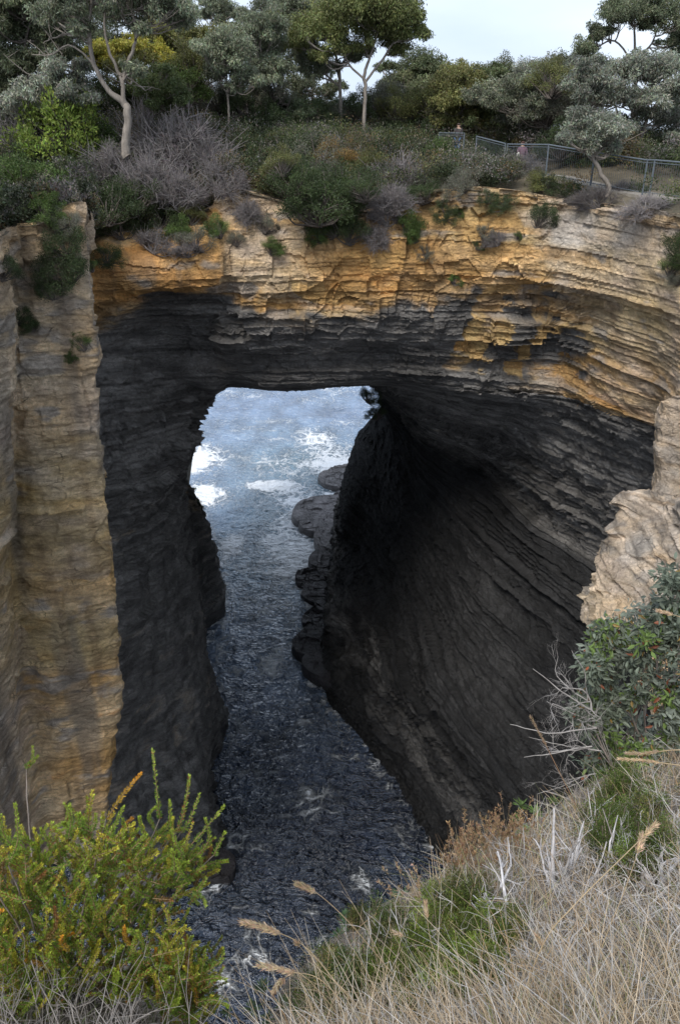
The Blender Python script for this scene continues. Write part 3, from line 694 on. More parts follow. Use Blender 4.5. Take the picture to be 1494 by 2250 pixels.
def sea_rock(poly, hgt, label, seed, col=(.16, .148, .148), tilt=(0, 0)):
    P = np.array([Z(px, py, 0)[:2] for px, py in poly]); c = P.mean(0)
    na, nr = 160, 60
    ang = np.linspace(0, 2*math.pi, na)
    pa = np.arctan2(P[:, 1]-c[1], P[:, 0]-c[0]); pr = np.hypot(P[:, 0]-c[0], P[:, 1]-c[1]); o_ = np.argsort(pa)
    rr = np.interp(ang, np.concatenate([pa[o_]-2*math.pi, pa[o_], pa[o_]+2*math.pi]), np.tile(pr[o_], 3))
    rr[-1] = rr[0]
    ang2 = np.where(ang > math.pi, ang, ang)
    t = np.linspace(0.001, 1, nr)[:, None]
    X = c[0] + np.cos(ang)[None] * rr[None] * (1 - (1-t)**1.6); Y = c[1] + np.sin(ang)[None] * rr[None] * (1 - (1-t)**1.6)
    prof = 1 - sst(.80, 1.0, t) ** 1.3
    H = (hgt + 1.2) * prof - 1.2 + (tilt[0] * (X-c[0]) + tilt[1] * (Y-c[1])) * prof
    G = np.stack([X, Y, np.broadcast_to(H, X.shape)], -1)
    e = np.minimum(1, (1-t) * 6) * 0 + 1
    q = rock_disp(G + [seed*7., 0, 40 + seed], np.full(X.shape, .7), np.full(X.shape, 1.))
    q[:, -1] = q[:, 0]
    G[..., 2] += q * .7 * prof
    sc = 1 + .10 * q / np.maximum(.5, rr[None] * .5); G[..., 0] = c[0] + (G[..., 0]-c[0]) * sc; G[..., 1] = c[1] + (G[..., 1]-c[1]) * sc
    wet = sst(-.1, 1.2, G[..., 2])
    cc = np.array(col) * (1 + .7 * fbm(X*.7, Y*.7, G[..., 2], 171, 4))[..., None] * (.5 + .5 * wet)[..., None]
    cc = np.concatenate([np.clip(cc, .01, .8), (wet * .5)[..., None]], -1)
    o = mk('sea_rock', G.reshape(-1, 3), grid_faces(nr, na), M['rock'], cc.reshape(-1, 4), False)
    o.location = (0, 0, 0)
    tag(o, label, 'rock', 'rocks awash at the foot of the tunnel walls')
sea_rock([(640,1135),(665,1108),(705,1100),(770,1108),(775,1160),(745,1240),(715,1245),(690,1185),(655,1160)], 1.3, 'broad flat slab of grey rock washed by foam', 1, tilt=(.06, 0))
sea_rock([(708,1042),(735,1030),(790,1022),(790,1085),(745,1082)], .8, 'smaller pale slab farther out beside white surf', 2, tilt=(.05, 0))
sea_rock([(655,1262),(690,1255),(740,1270),(745,1350),(710,1362),(690,1335),(665,1300)], .8, 'low dark weedy rock nearer than the flat slab', 3, (.06, .055, .058))
sea_rock([(690,1225),(720,1215),(760,1235),(760,1290),(720,1285),(695,1262)], 1.0, 'dark ledge joining the flat slab to the right wall', 7, (.08, .074, .076))
sea_rock([(690,1340),(715,1335),(735,1370),(730,1400),(695,1395)], .7, 'little black rock between the weedy rock and the wet one', 8, (.05, .047, .05))
sea_rock([(740,1100),(790,1090),(790,1130),(745,1130)], 1.4, 'rock wedged between the pale slab and the headland', 9)
sea_rock([(672,1392),(700,1388),(735,1450),(740,1530),(700,1510),(670,1460)], 1.1, 'black wet rock at the water edge of the right wall', 4, (.05, .047, .05))
sea_rock([(440,1590),(470,1568),(497,1580),(498,1608),(470,1640),(440,1640)], 1.6, 'wet boulder at the water edge of the left wall', 5, (.07, .064, .066))
sea_rock([(445,1880),(500,1880),(520,1910),(505,1945),(470,1950)], .9, 'dark boulder beside the swirl at the foot of the left wall', 6, (.055, .05, .052))

# ------------------------------------------------------------------ terrain on top of the cliffs
def soil_mat():
    m, nt, b, o = new_mat('sandy_soil')
    n1 = nz(nt, 1.2, 8, .7); n2 = nz(nt, 14, 5, .7)
    c = mixc(nt, rng(nt, n1, .35, .65, 0, 1), (.075, .06, .042), (.19, .15, .10))
    c = mixc(nt, rng(nt, n2, .35, .7, 0, .6), c, (.05, .055, .03))
    nt.links.new(c, b.inputs['Base Color'])
    b.inputs['Roughness'].default_value = .95
    bump(nt, b, n2, .08, 1)
    return m
M['soil'] = soil_mat()

FP = [(965,292,46.5),(1020,293,45),(1115,317,41.5),(1205,318,38.6),(1306,335,36.6),(1422,352,34.4),(1560,362,31.6)]
PATHP = np.concatenate([[lerp(np.array(W(*a_)), np.array(W(*b_)), t_) - [0, 0, 1.3] for t_ in np.linspace(0, 1, 12)] for a_, b_ in zip(FP[:-1], FP[1:])])
def T(x, y):
    z = T0(x, y)
    d2 = (np.asarray(x)[..., None] - PATHP[:, 0])**2 + (np.asarray(y)[..., None] - .6 - PATHP[:, 1])**2
    k = np.argmin(d2, -1); w_ = np.exp(-np.min(d2, -1) / 5.5)
    return z * (1 - w_) + (PATHP[k, 2] - .06) * w_
def T0(x, y):
    """height of the land around the chasm"""
    x = np.asarray(x, float); y = np.asarray(y, float)
    z = 48.4 + 1.6 * sst(36, 44, y) + 1.6 * sst(44, 62, y) * sst(16, 4, x)
    z = z + 1.5 * sst(4, -22, x) * sst(30, 50, y)
    z = z + 1.4 * sst(8, 14, x) * sst(46, 36, y)
    z = z + .25 * fbm(x*.25, y*.25, 0, 301, 3)
    return z

rim = [W(-900,700,8), W(-500,560,14), W(-60,520,19), W(12,500,20.4), W(26,490,21.6), W(90,484,21.8), W(150,448,22.6), W(190,445,23.2), W(199,470,24.2),
       W(186,470,28), W(150,575,36.5)] + [tuple(p) for p in RIM[1:]] + [(28, 4, 50.5)]
rim = np.array(rim)
cen = np.array([-1.0, 6.0])
dirs = rim[:, :2] - cen; rad = np.linalg.norm(dirs, axis=1); dirs = dirs / rad[:, None]
offs = [-.25, .3, 1.2, 2.5, 4.5, 7, 10, 14, 19, 25, 32, 42, 62]
Tr = []
for k, of in enumerate(offs):
    p = rim[:, :2] + dirs * of
    zt = T(p[:, 0], p[:, 1])
    b_ = np.clip(max(0, of) / np.where(rim[:, 0] > 6.5, 1.3, 4.5), 0, 1)
    z = rim[:, 2] * (1 - b_) + zt * b_ - (.12 if k == 0 else 0)
    gap = sst(-19, -15, p[:, 0]) * sst(13, 9, p[:, 0])          # the tunnel passes here: the deck ends above it
    if of >= 32: z = z * gap * 0 + (z * (1 - gap) + 38.2 * gap)
    if of >= 42: z = 38.2 * gap + (14 if of < 50 else -3) * (1 - gap)
    Tr.append(np.concatenate([p, z[:, None]], 1))
A = refine(np.array(Tr), .4, .4)
A[..., 2] += .12 * fbm(A[..., 0]*.7, A[..., 1]*.7, 0, 305, 4)
o = mk('ground', A.reshape(-1, 3), grid_faces(*A.shape[:2]), M['soil'], None, True)
tag(o, None, None, kind='structure')
# ------------------------------------------------------------------ plant toolkit
def leaf_mat(name, trans=.25, rough=.55):
    m, nt, b, o = new_mat(name)
    a = attr(nt)
    oi = nt.nodes.new('ShaderNodeObjectInfo')
    c = mixc(nt, 1.0, a.outputs['Color'], rng(nt, oi.outputs['Random'], 0, 1, .85, 1.15), 'MULTIPLY')
    c = mixc(nt, 1.0, c, rng(nt, nz(nt, 1.1, 3, .6), .3, .7, .75, 1.25), 'MULTIPLY')
    nt.links.new(c, b.inputs['Base Color'])
    b.inputs['Roughness'].default_value = rough
    b.inputs['Specular IOR Level'].default_value = .35
    if trans:
        t = nt.nodes.new('ShaderNodeBsdfTranslucent'); nt.links.new(c, t.inputs['Color'])
        mxs = nt.nodes.new('ShaderNodeMixShader'); mxs.inputs[0].default_value = trans
        nt.links.new(b.outputs[0], mxs.inputs[1]); nt.links.new(t.outputs[0], mxs.inputs[2])
        nt.links.new(mxs.outputs[0], o.inputs['Surface'])
    return m
M['leaf'] = leaf_mat('foliage', .32)
def bark_mat():
    m, nt, b, o = new_mat('bark')
    a = attr(nt)
    n = nz(nt, 3, 6, .7, vscale=(3, 3, .5)); n2 = nz(nt, 14, 4, .7, vscale=(1, 1, .3))
    c = mixc(nt, 1.0, a.outputs['Color'], rng(nt, n, .3, .7, .6, 1.25), 'MULTIPLY')
    c = mixc(nt, rng(nt, n2, .55, .7, 0, .5), c, (.10, .075, .055))
    nt.links.new(c, b.inputs['Base Color']); b.inputs['Roughness'].default_value = .85
    bump(nt, b, n2, .03, .8)
    return m
M['bark'] = bark_mat()

def leaves(cent, rad, n, ln, wd, col, var=.25, droop=.0, rnd=None, tone=.3, shell=.5, outward=0.0):
    """n leaf faces around each centre (radius rad (k,3)); returns V, faces, colours"""
    rnd = rnd or np.random.RandomState(1)
    cent = np.asarray(cent, float); k = len(cent)
    rad = np.broadcast_to(np.asarray(rad, float), (k, 3))
    d = rnd.normal(size=(k, n, 3)); d /= np.linalg.norm(d, axis=-1, keepdims=True)
    r = rnd.uniform(0, 1, (k, n, 1)) ** shell
    c = cent[:, None] + d * r * rad[:, None]
    a = rnd.normal(size=(k, n, 3)) + outward * d * 2; a[..., 2] -= droop * 1.5
    a /= np.linalg.norm(a, axis=-1, keepdims=True)
    s = np.cross(a, rnd.normal(size=(k, n, 3))); s /= np.linalg.norm(s, axis=-1, keepdims=True) + 1e-9
    L = ln * rnd.uniform(.6, 1.3, (k, n, 1)); Wd = wd * rnd.uniform(.7, 1.2, (k, n, 1))
    V = np.stack([c, c + a*L*.45 + s*Wd*.5, c + a*L, c + a*L*.45 - s*Wd*.5], 2).reshape(-1, 3)
    nf = k * n
    Fc = np.arange(nf * 4).reshape(-1, 4)
    col = np.asarray(col, float)
    if col.ndim == 1: col = np.broadcast_to(col, (k, 3))
    tn = 1 + tone * (rnd.uniform(-1, 1, (k, 1, 1)))
    cc = col[:, None] * tn * (1 + var * rnd.uniform(-1, 1, (k, n, 1))) * (1 + .12 * rnd.uniform(-1, 1, (k, n, 3)))
    cc = np.repeat(cc.reshape(-1, 3), 4, 0)
    return V, Fc, np.clip(cc, .004, .9)

def tubes(paths, sides=5, col=(.4, .37, .33), var=.12, rnd=None):
    """paths: list of (pts (n,3), radii (n,))"""
    rnd = rnd or np.random.RandomState(2)
    VV, FF, CC = [], [], []; off = 0
    ang = np.arange(sides) / sides * 2 * math.pi
    for path in paths:
        p, r = np.asarray(path[0], float), np.asarray(path[1], float)
        cl = np.asarray(path[2] if len(path) > 2 else col, float)
        t = np.gradient(p, axis=0); t /= np.linalg.norm(t, axis=1, keepdims=True) + 1e-9
        ref = np.array([0, 0, 1.]) if abs(t[:, 2]).mean() < .8 else np.array([0, 1., 0])
        s = np.cross(t, ref); s /= np.linalg.norm(s, axis=1, keepdims=True) + 1e-9
        b = np.cross(t, s)
        ring = p[:, None] + r[:, None, None] * (np.cos(ang)[None, :, None] * s[:, None] + np.sin(ang)[None, :, None] * b[:, None])
        n = len(p)
        VV.append(ring.reshape(-1, 3))
        i = np.arange(n-1)[:, None] * sides + np.arange(sides)[None]
        j = np.arange(n-1)[:, None] * sides + (np.arange(sides)[None] + 1) % sides
        FF.append(np.stack([i, j, j + sides, i + sides], -1).reshape(-1, 4) + off)
        CC.append(np.repeat((cl * (1 + var * rnd.uniform(-1, 1, (n, 1)))), sides, 0)); off += n * sides
    return np.concatenate(VV), np.concatenate(FF), np.clip(np.concatenate(CC), .01, .9)

def curve(pts, n=8, wob=0.0, rnd=None):
    P = np.asarray(pts, float)
    A = []
    for i in range(len(P)-1):
        p0 = P[max(i-1, 0)]; p1 = P[i]; p2 = P[i+1]; p3 = P[min(i+2, len(P)-1)]
        for j in range(n):
            t = j / n
            A.append(.5*((2*p1)+(-p0+p2)*t+(2*p0-5*p1+4*p2-p3)*t*t+(-p0+3*p1-3*p2+p3)*t**3))
    A.append(P[-1]); A = np.array(A)
    if wob:
        k = rnd.normal(size=A.shape) * wob; k[0] = 0; k[-1] = 0
        k = (k + np.roll(k, 1, 0) + np.roll(k, -1, 0)) / 2; k[0] = 0
        A = A + k
    return A

def merge(*parts):
    V, Fs, Cs = [], [], []; off = 0
    for v, f, c in parts:
        V.append(v); Fs.append(f + off); Cs.append(c); off += len(v)
    return np.concatenate(V), np.concatenate(Fs), np.concatenate(Cs)

# look-ups: where does a pixel of the photograph meet the land or a cliff
_surf = []
for PP in (ARCH_P, PIL_P, LED_P):
    q = PP[::2, ::2].reshape(-1, 3); a, b, d = proj(q)
    _surf.append(np.column_stack([a, b, d, q]))
_surf = np.concatenate(_surf); _surf = _surf[_surf[:, 2] > 1]
def surf(px, py):
    m = (np.abs(_surf[:, 0] - px) < 7) & (np.abs(_surf[:, 1] - py) < 7)
    c = _surf[m]
    if len(c) == 0: return None
    return c[np.argmin(c[:, 2]), 3:]
def land(px, py, y0=36.0):
    for Y in np.arange(y0, 75, .25):
        p = W(px, py, Y)
        if p[2] <= T(p[0], Y): return np.array(p)
    return np.array(W(px, py, 60))

# ------------------------------------------------------------------ trees
G_DK = (.07, .09, .035); G_OL = (.135, .135, .05); G_GR = (.13, .145, .095); G_BR = (.16, .21, .05); G_YE = (.24, .22, .04); G_GY = (.165, .175, .135)
BK_P = (.26, .225, .19); BK_G = (.19, .165, .14); BK_D = (.12, .10, .085)

def gum(base, stems, clumps, Y, leaf, bark, label, group, name='gum_tree', cat='tree', seed=1, dens=1.0, r0=.2, ln=.17, wd=.055, dep=.8, bare=[]):
    """stems: list of pixel polylines [(px,py,width_px or None)...]; clumps: (px,py,r px[,dY]) of the crown, built as real volumes"""
    rnd = np.random.RandomState(seed)
    def PT(px, py, dY=0.0): return np.array(W(px, py, Y + dY))
    b = np.array(PT(*base))
    paths = []; nodes = []
    for s in stems:
        pts = np.array([PT(q[0], q[1], q[3] if len(q) > 3 else 0) for q in s])
        if s is stems[0]:
            pts = np.vstack([pts[0] - [0, 0, .5], pts])
            wds = [s[0][2]*1.2] + [q[2] for q in s]
        else: wds = [q[2] for q in s]
        n = 6
        c = curve(pts, n, .02, rnd)
        r = np.interp(np.arange(len(c)) / n, np.arange(len(wds)), np.array(wds) / 2 / F * Y * .68)
        paths.append((c, r, bark)); nodes.append((c, r))
    allp = np.concatenate([c for c, r in nodes]); allr = np.concatenate([r for c, r in nodes])
    cc, rr, tl = [], [], []
    more = []
    for q in clumps:
        for _ in range(2):
            a_ = rnd.uniform(0, 6.28); rq = q[2] * rnd.uniform(.5, .8)
            more.append((q[0] + math.cos(a_) * q[2] * .75, q[1] + abs(math.sin(a_)) * q[2] * .6 - q[2]*.15, rq, rnd.uniform(-1.5, 2.5)))
    for q in list(clumps) + more:
        px, py, rp = q[:3]
        R_ = rp / F * Y
        c0 = PT(px, py, q[3] if len(q) > 3 else rnd.uniform(-1, 1) * dep * min(1.5, R_))
        # limb from the nearest stem below
        dd = np.linalg.norm(allp - c0, axis=1) + 1.6 * np.maximum(0, allp[:, 2] - c0[2] + .3)
        k = np.argmin(dd); a0 = allp[k]
        mid = (a0 + c0) / 2 + np.array([0, 0, -.12 * np.linalg.norm(c0 - a0)]) + rnd.normal(size=3) * .12
        lp = curve([a0, mid, c0], 4, .03, rnd)
        rs0 = min(allr[k] * .8, .03 + .025 * np.linalg.norm(c0 - a0))
        paths.append((lp, np.linspace(rs0, .02, len(lp)), bark))
        R_ *= 1.12
        ns = max(7, int(22 * (R_ / 1.2)**1.6))
        d = rnd.normal(size=(ns, 3)); d /= np.linalg.norm(d, axis=1, keepdims=True)
        d[:, 2] = np.where(d[:, 2] < -.2, -d[:, 2]*.6, d[:, 2])
        sub = c0 + d * (rnd.uniform(.25, 1, (ns, 1)) ** .6) * R_ * np.array([1.0, 1.0, .85])
        for sp in sub[:max(4, ns//2)]:
            st = lp[rnd.randint(len(lp)//2, len(lp))]
            m2 = (st + sp)/2 + rnd.normal(size=3) * .08 * R_
            q_ = curve([st, m2, sp], 3, .01, rnd)
            paths.append((q_, np.linspace(.022, .008, len(q_)), bark))
        cc.append(sub); srad = np.clip(R_ * .40, .25, .8)
        rr.append(np.column_stack([srad * rnd.uniform(.7, 1.3, ns), srad * rnd.uniform(.7, 1.3, ns), srad * rnd.uniform(.55, .95, ns)]))
        tone = 1 + .28 * rnd.uniform(-1, 1)
        tl.append(np.tile(np.array(leaf) * 1.42 * tone, (ns, 1)))
    for bp in bare:
        pts = np.array([PT(q[0], q[1]) for q in bp]); c = curve(pts, 4, .03, rnd)
        paths.append((c, np.linspace(.05, .012, len(c)), bark))
        for _ in range(6):
            i = rnd.randint(2, len(c)); dv = rnd.normal(size=3); dv[2] = abs(dv[2]); L = rnd.uniform(.4, 1.1)
            q_ = curve([c[i], c[i] + dv*.3*L, c[i] + dv*.6*L + rnd.normal(size=3)*.1], 3, .01, rnd)
            paths.append((q_, np.linspace(.02, .006, len(q_)), bark))
    cc = np.concatenate(cc); rr = np.concatenate(rr); tl = np.concatenate(tl)
    nl = int(105 * dens)
    lv = leaves(cc, rr, nl, ln, wd, tl, .35, .55, rnd, .28, .45)
    root = empty(name, b, label, cat, group)
    mk('trunk', *tubes(paths, 6)[:2], M['bark'], tubes(paths, 6)[2], True, root, None).location = -b
    mk('crown', lv[0], lv[1], M['leaf'], lv[2], False, root, None).location = -b
    return root

GT = 'gum trees growing along the top of the cliffs'
gum((277,318), [[(277,318,26),(281,270,22),(280,238,24),(268,222,20),(240,200,14),(215,160,13),(200,110,12),(196,50,11),(203,0,10),(206,-50,7)],
    [(275,228,14),(270,185,11),(260,155,9),(240,110,8),(230,50,6),(236,-20,5)], [(270,190,12),(278,145,10),(293,112,9),(300,75,7),(290,20,5)]],
    [(150,10,34),(205,-20,40),(280,0,34),(330,18,36),(375,22,40),(405,42,28),(240,20,24),(110,30,34),(340,-30,50),(250,-50,50),(130,-40,50),(180,60,18),(300,60,18),(290,150,20)],
    39, G_GR, BK_P, 'twisted pale gum with a split curving white trunk left of the arch', GT, seed=11,
    bare=[[(197,90),(160,75),(125,80),(95,95)],[(200,60),(165,35),(120,40)],[(205,140),(150,100),(110,118),(70,120)],[(262,160),(300,180),(318,200)],[(196,45),(160,10),(120,-20)]])
gum((800,288), [[(800,288,12),(802,230,10),(803,190,10),(800,165,9),(812,125,7),(830,70,5)],[(802,175,7),(770,145,6),(745,100,5),(720,60,4)],[(803,180,7),(840,130,6),(870,85,5),(890,50,4)]],
    [(780,20,48),(845,18,52),(820,-5,50),(870,45,44),(700,55,44),(895,30,34),(735,45,44),(690,75,40),(655,70,30),(860,70,38),(760,75,36),(905,75,26),(820,60,36),(700,120,24),(800,105,24),(880,105,28),(660,100,22),(600,45,20),(750,10,36),(740,110,26)],
    49, (.125,.14,.05), BK_P, 'tall straight pale-trunked gum with a broad olive crown above the middle of the arch', GT, seed=12)
gum((747,262), [[(747,262,11),(748,225,10),(745,160,9),(735,110,6),(725,60,4)],[(746,190,7),(700,150,5),(670,130,4)]],
    [(690,155,24),(655,130,26),(720,150,22),(700,30,36),(665,30,34),(625,25,34),(640,5,30),(640,55,30),(770,120,20)],
    51, G_GR, BK_P, 'pale gum with open branches just left of the tall straight-trunked gum', GT, seed=13)
gum((1400,330), [[(1400,330,10),(1396,200,8),(1394,110,7),(1393,60,5)],[(1396,130,6),(1430,95,5),(1450,50,4)],[(1396,150,5),(1350,90,5),(1300,110,4)]],
    [(1395,25,34),(1345,38,30),(1305,75,20),(1278,108,24),(1450,22,32),(1485,45,34),(1425,50,22),(1365,15,28),(1470,90,20),(1290,130,18),(1520,80,30),(1335,70,14),(1420,0,26),(1500,120,24)],
    56, (.105,.12,.07), BK_G, 'high dark gum with a flat layered crown against the sky at top right', GT, seed=14, dens=1.2)
gum((1336,408), [[(1336,408,14),(1318,378,13),(1303,345,11),(1308,310,7),(1300,280,5)],[(1308,330,6),(1340,300,4),(1350,280,3)]],
    [(1310,268,30),(1268,275,24),(1338,262,24),(1365,285,20),(1245,298,14),(1290,300,22),(1330,300,24),(1275,250,20),(1350,320,14),(1300,325,12)],
    34.8, G_GY, BK_P, 'small leaning gum with a bent trunk in front of the metal fence', GT, seed=15, ln=.13, wd=.045,
    bare=[[(1303,345),(1270,330),(1240,300)],[(1308,350),(1345,330),(1368,300)]])
gum((1406,358), [[(1406,358,13),(1405,320,12),(1412,285,10),(1440,230,8),(1470,190,6)],[(1408,300,8),(1395,260,6),(1370,210,5)],[(1378,352,8),(1372,310,7),(1366,280,6),(1350,230,5)]],
    [(1330,165,40),(1375,150,38),(1420,160,40),(1465,150,40),(1310,215,36),(1355,210,36),(1400,215,34),(1450,215,40),(1490,190,34),(1480,260,36),(1430,255,28),(1300,150,30),(1270,190,30),(1500,300,30),(1385,270,20)],
    41, G_GY, BK_G, 'broad grey-green gum with two trunks behind the metal fence at right', GT, seed=16, dens=1.1)
gum((1418,352), [[(1450,352,8),(1462,310,7),(1490,270,6)]], [(1500,235,34),(1530,200,40),(1470,300,16)],
    42.5, G_GR, BK_G, 'gum with a thin slanting trunk behind the fence at the right edge', GT, seed=17)
for (x, y, rr_, lf, sd, lab) in [(1010,172,36,G_OL,21,'low olive gum right of the open sky gap, beside the dark rounded gum'),(1085,172,36,(.075,.09,.04),22,'green gum crown behind the couple on the path'),
        (1165,170,38,G_GY,23,'grey-green gum crown below the open sky, left of the broad grey gum'),(1240,160,40,G_GY,24,'grey gum crown under the flat layered gum at top right')]:
    gum((x, 300), [[(x,300,7),(x+6,250,6),(x-4,200,5),(x,y,3)]],
        [(x,y,rr_),(x-38,y+15,28),(x+36,y+8,30),(x-20,y+50,34),(x+25,y+48,34),(x,y+90,32),(x-35,y+95,26),(x+40,y+92,26),(x+5,y-16,20)],
        50, lf, BK_G, lab, GT, seed=sd)
gum((862,262), [[(862,262,7),(858,215,6),(870,180,5),(900,150,4)]], [(925,135,30),(950,150,26),(895,165,32),(930,175,32),(860,190,26),(900,205,28),(955,190,22),(850,150,18),(830,215,20)],
    57, (.085,.10,.05), BK_G, 'dark rounded gum right of the tall straight gum, edge on the open sky', GT, seed=25)
gum((503,278), [[(503,278,6),(502,230,6),(500,190,5),(495,150,4)],[(501,200,4),(530,160,3)],[(501,205,4),(470,160,3)]],
    [(495,95,34),(460,120,28),(530,110,32),(500,140,32),(470,160,24),(535,160,26),(560,175,18),(440,100,20),(510,190,18)],
    45, G_GR, BK_P, 'thin-stemmed grey gum left of centre with a rounded crown', GT, seed=26)
gum((543,240), [[(543,240,8),(545,205,7),(552,180,5),(575,130,4)],[(544,215,5),(530,185,4)]],
    [(580,130,34),(600,85,34),(560,60,34),(590,170,26),(620,150,22),(590,45,30),(540,70,24),(560,105,28)],
    48, G_GR, BK_P, 'forked pale gum between the thin-stemmed grey gum and the sky holes', GT, seed=27)
gum((488,230), [[(488,230,5),(487,120,5),(482,50,3)]], [(475,16,24),(448,30,15),(505,24,18),(490,42,16),(462,8,16),(525,35,13),(540,30,12),(555,40,14)],
    66, G_GR, BK_G, 'small distant gum crown between the two strips of sky at top left', GT, seed=28, dens=1.2)
gum((430,250), [[(430,250,8),(432,180,6),(425,110,4)]], [(440,95,26),(465,75,20),(400,110,30),(420,150,30),(370,90,30),(340,70,26),(385,145,26),(450,130,24),(355,120,24),(410,70,16)],
    52, (.105,.105,.035), BK_G, 'olive gum with a rusty top left of the gap in the trees', GT, seed=29)
gum((60,300), [[(60,300,12),(62,200,10),(55,120,8),(70,40,6)]], [(40,20,44),(95,25,44),(20,70,44),(80,85,38),(130,70,34),(0,130,44),(60,140,36),(110,130,34),(-30,40,50),(30,180,36),(-20,200,44),(150,110,26),(0,-20,50),(90,-30,50)],
    43, (.08,.092,.052), BK_D, 'dark dense gum filling the top left corner', GT, seed=30)
gum((150,262), [[(150,262,7),(140,200,6),(125,150,5)]], [(130,160,34),(165,185,28),(100,190,34),(145,215,28),(60,210,34),(105,235,28),(185,215,22),(170,150,22),(30,235,34)],
    41, G_GY, BK_G, 'grey-leaved gum thicket under the dark corner gum', GT, seed=31,
    bare=[[(140,200),(133,150),(140,115)],[(150,180),(110,165),(60,160),(10,120)],[(135,230),(118,180),(100,120),(60,90)]])
gum((240,240), [[(240,240,6),(236,190,5),(238,130,3)]], [(225,110,24),(200,120,20),(245,130,20),(218,140,18),(258,115,14),(300,95,22),(275,100,18)],
    47, G_YE, BK_G, 'flowering yellow wattle behind the curved limb of the twisted gum', 'yellow flowering wattles', name='wattle_tree', seed=32)
gum((350,230), [[(350,230,6),(352,180,5),(352,130,3)]], [(350,112,22),(368,125,16),(335,125,16),(352,135,18)],
    47.5, G_YE, BK_G, 'small yellow wattle top right of the twisted gum', 'yellow flowering wattles', name='wattle_tree', seed=33)
gum((352,290), [[(352,290,6),(350,250,5),(352,210,3)]], [(350,180,32),(380,195,26),(325,200,26),(365,220,28),(335,225,26),(350,155,20),(398,215,16)],
    43.5, (.075,.095,.035), BK_G, 'rounded green tree between the twisted gum and the dead heath', GT, seed=34, ln=.12, wd=.05)
gum((640,300), [[(640,300,6),(630,250,5),(640,215,3)]], [(600,225,28),(640,235,30),(670,250,20),(610,260,28),(650,275,26),(570,240,22),(580,200,20)],
    50, (.06,.075,.04), BK_D, 'dark low tree beneath the sky holes, left of the pale trunks', GT, seed=35)

gum((300,260), [[(300,260,8),(295,180,7),(300,100,5),(290,40,4)]], [(240,30,50),(300,10,50),(360,60,44),(180,60,44),(320,110,40),(230,90,36),(130,60,40),(270,150,36)], 58, G_GR, BK_G, 'tall grey-green gum behind the twisted gum, closing the view', GT, seed=41, dens=.8)
gum((620,270), [[(620,270,8),(615,180,7),(625,100,5),(620,40,4)]], [(590,10,36),(640,30,40),(680,60,34),(570,90,34),(620,100,36),(660,110,30),(560,140,30),(700,10,34)], 59, G_GR, BK_G, 'tall grey-green gum behind the open-branched gum', GT, seed=42, dens=.8)
gum((1200,320), [[(1200,320,7),(1196,240,6),(1204,190,5)]], [(1190,200,40),(1230,200,38),(1150,225,36),(1260,230,36),(1200,250,40),(1130,190,30),(1100,225,34),(1060,215,34)], 46, (.14,.15,.10), BK_G, 'spreading grey gum just left of the leaning gum, behind the fence', GT, seed=43)

gum((120,280), [[(120,280,8),(110,180,7),(130,90,5),(125,20,4)]], [(60,-10,50),(120,10,50),(180,20,44),(20,30,50),(200,80,36),(90,90,44),(150,130,40),(30,150,44),(230,-20,44)], 52, (.09,.105,.06), BK_D, 'tall dark gum behind the grey-leaved thicket at top left', GT, seed=44, dens=.8)
gum((440,260), [[(440,260,7),(436,170,6),(440,80,4)]], [(410,90,34),(450,120,36),(400,60,24),(480,100,32),(440,160,36),(390,130,34),(500,80,28),(520,110,26),(350,60,36),(360,20,34)], 60, (.12,.125,.06), BK_G, 'olive-green gum rising behind the tall dead shrub', GT, seed=45, dens=.8)
gum((900,300), [[(900,300,7),(905,240,6),(900,190,5)]], [(880,185,32),(930,200,34),(960,180,26),(900,230,36),(950,235,34),(860,225,26),(990,215,28)], 55, (.10,.11,.055), BK_G, 'bushy green gum between the tall straight gum and the first walker', GT, seed=46, dens=.8)

gum((690,275), [[(690,275,7),(684,230,6),(690,190,5)]], [(650,195,26),(690,185,24),(720,205,24),(665,225,26),(705,235,26),(640,180,22),(740,190,18)], 58, (.095,.105,.06), BK_G, 'low bushy gum closing most of the sky hole beside the pale trunks', GT, seed=47, dens=.6)
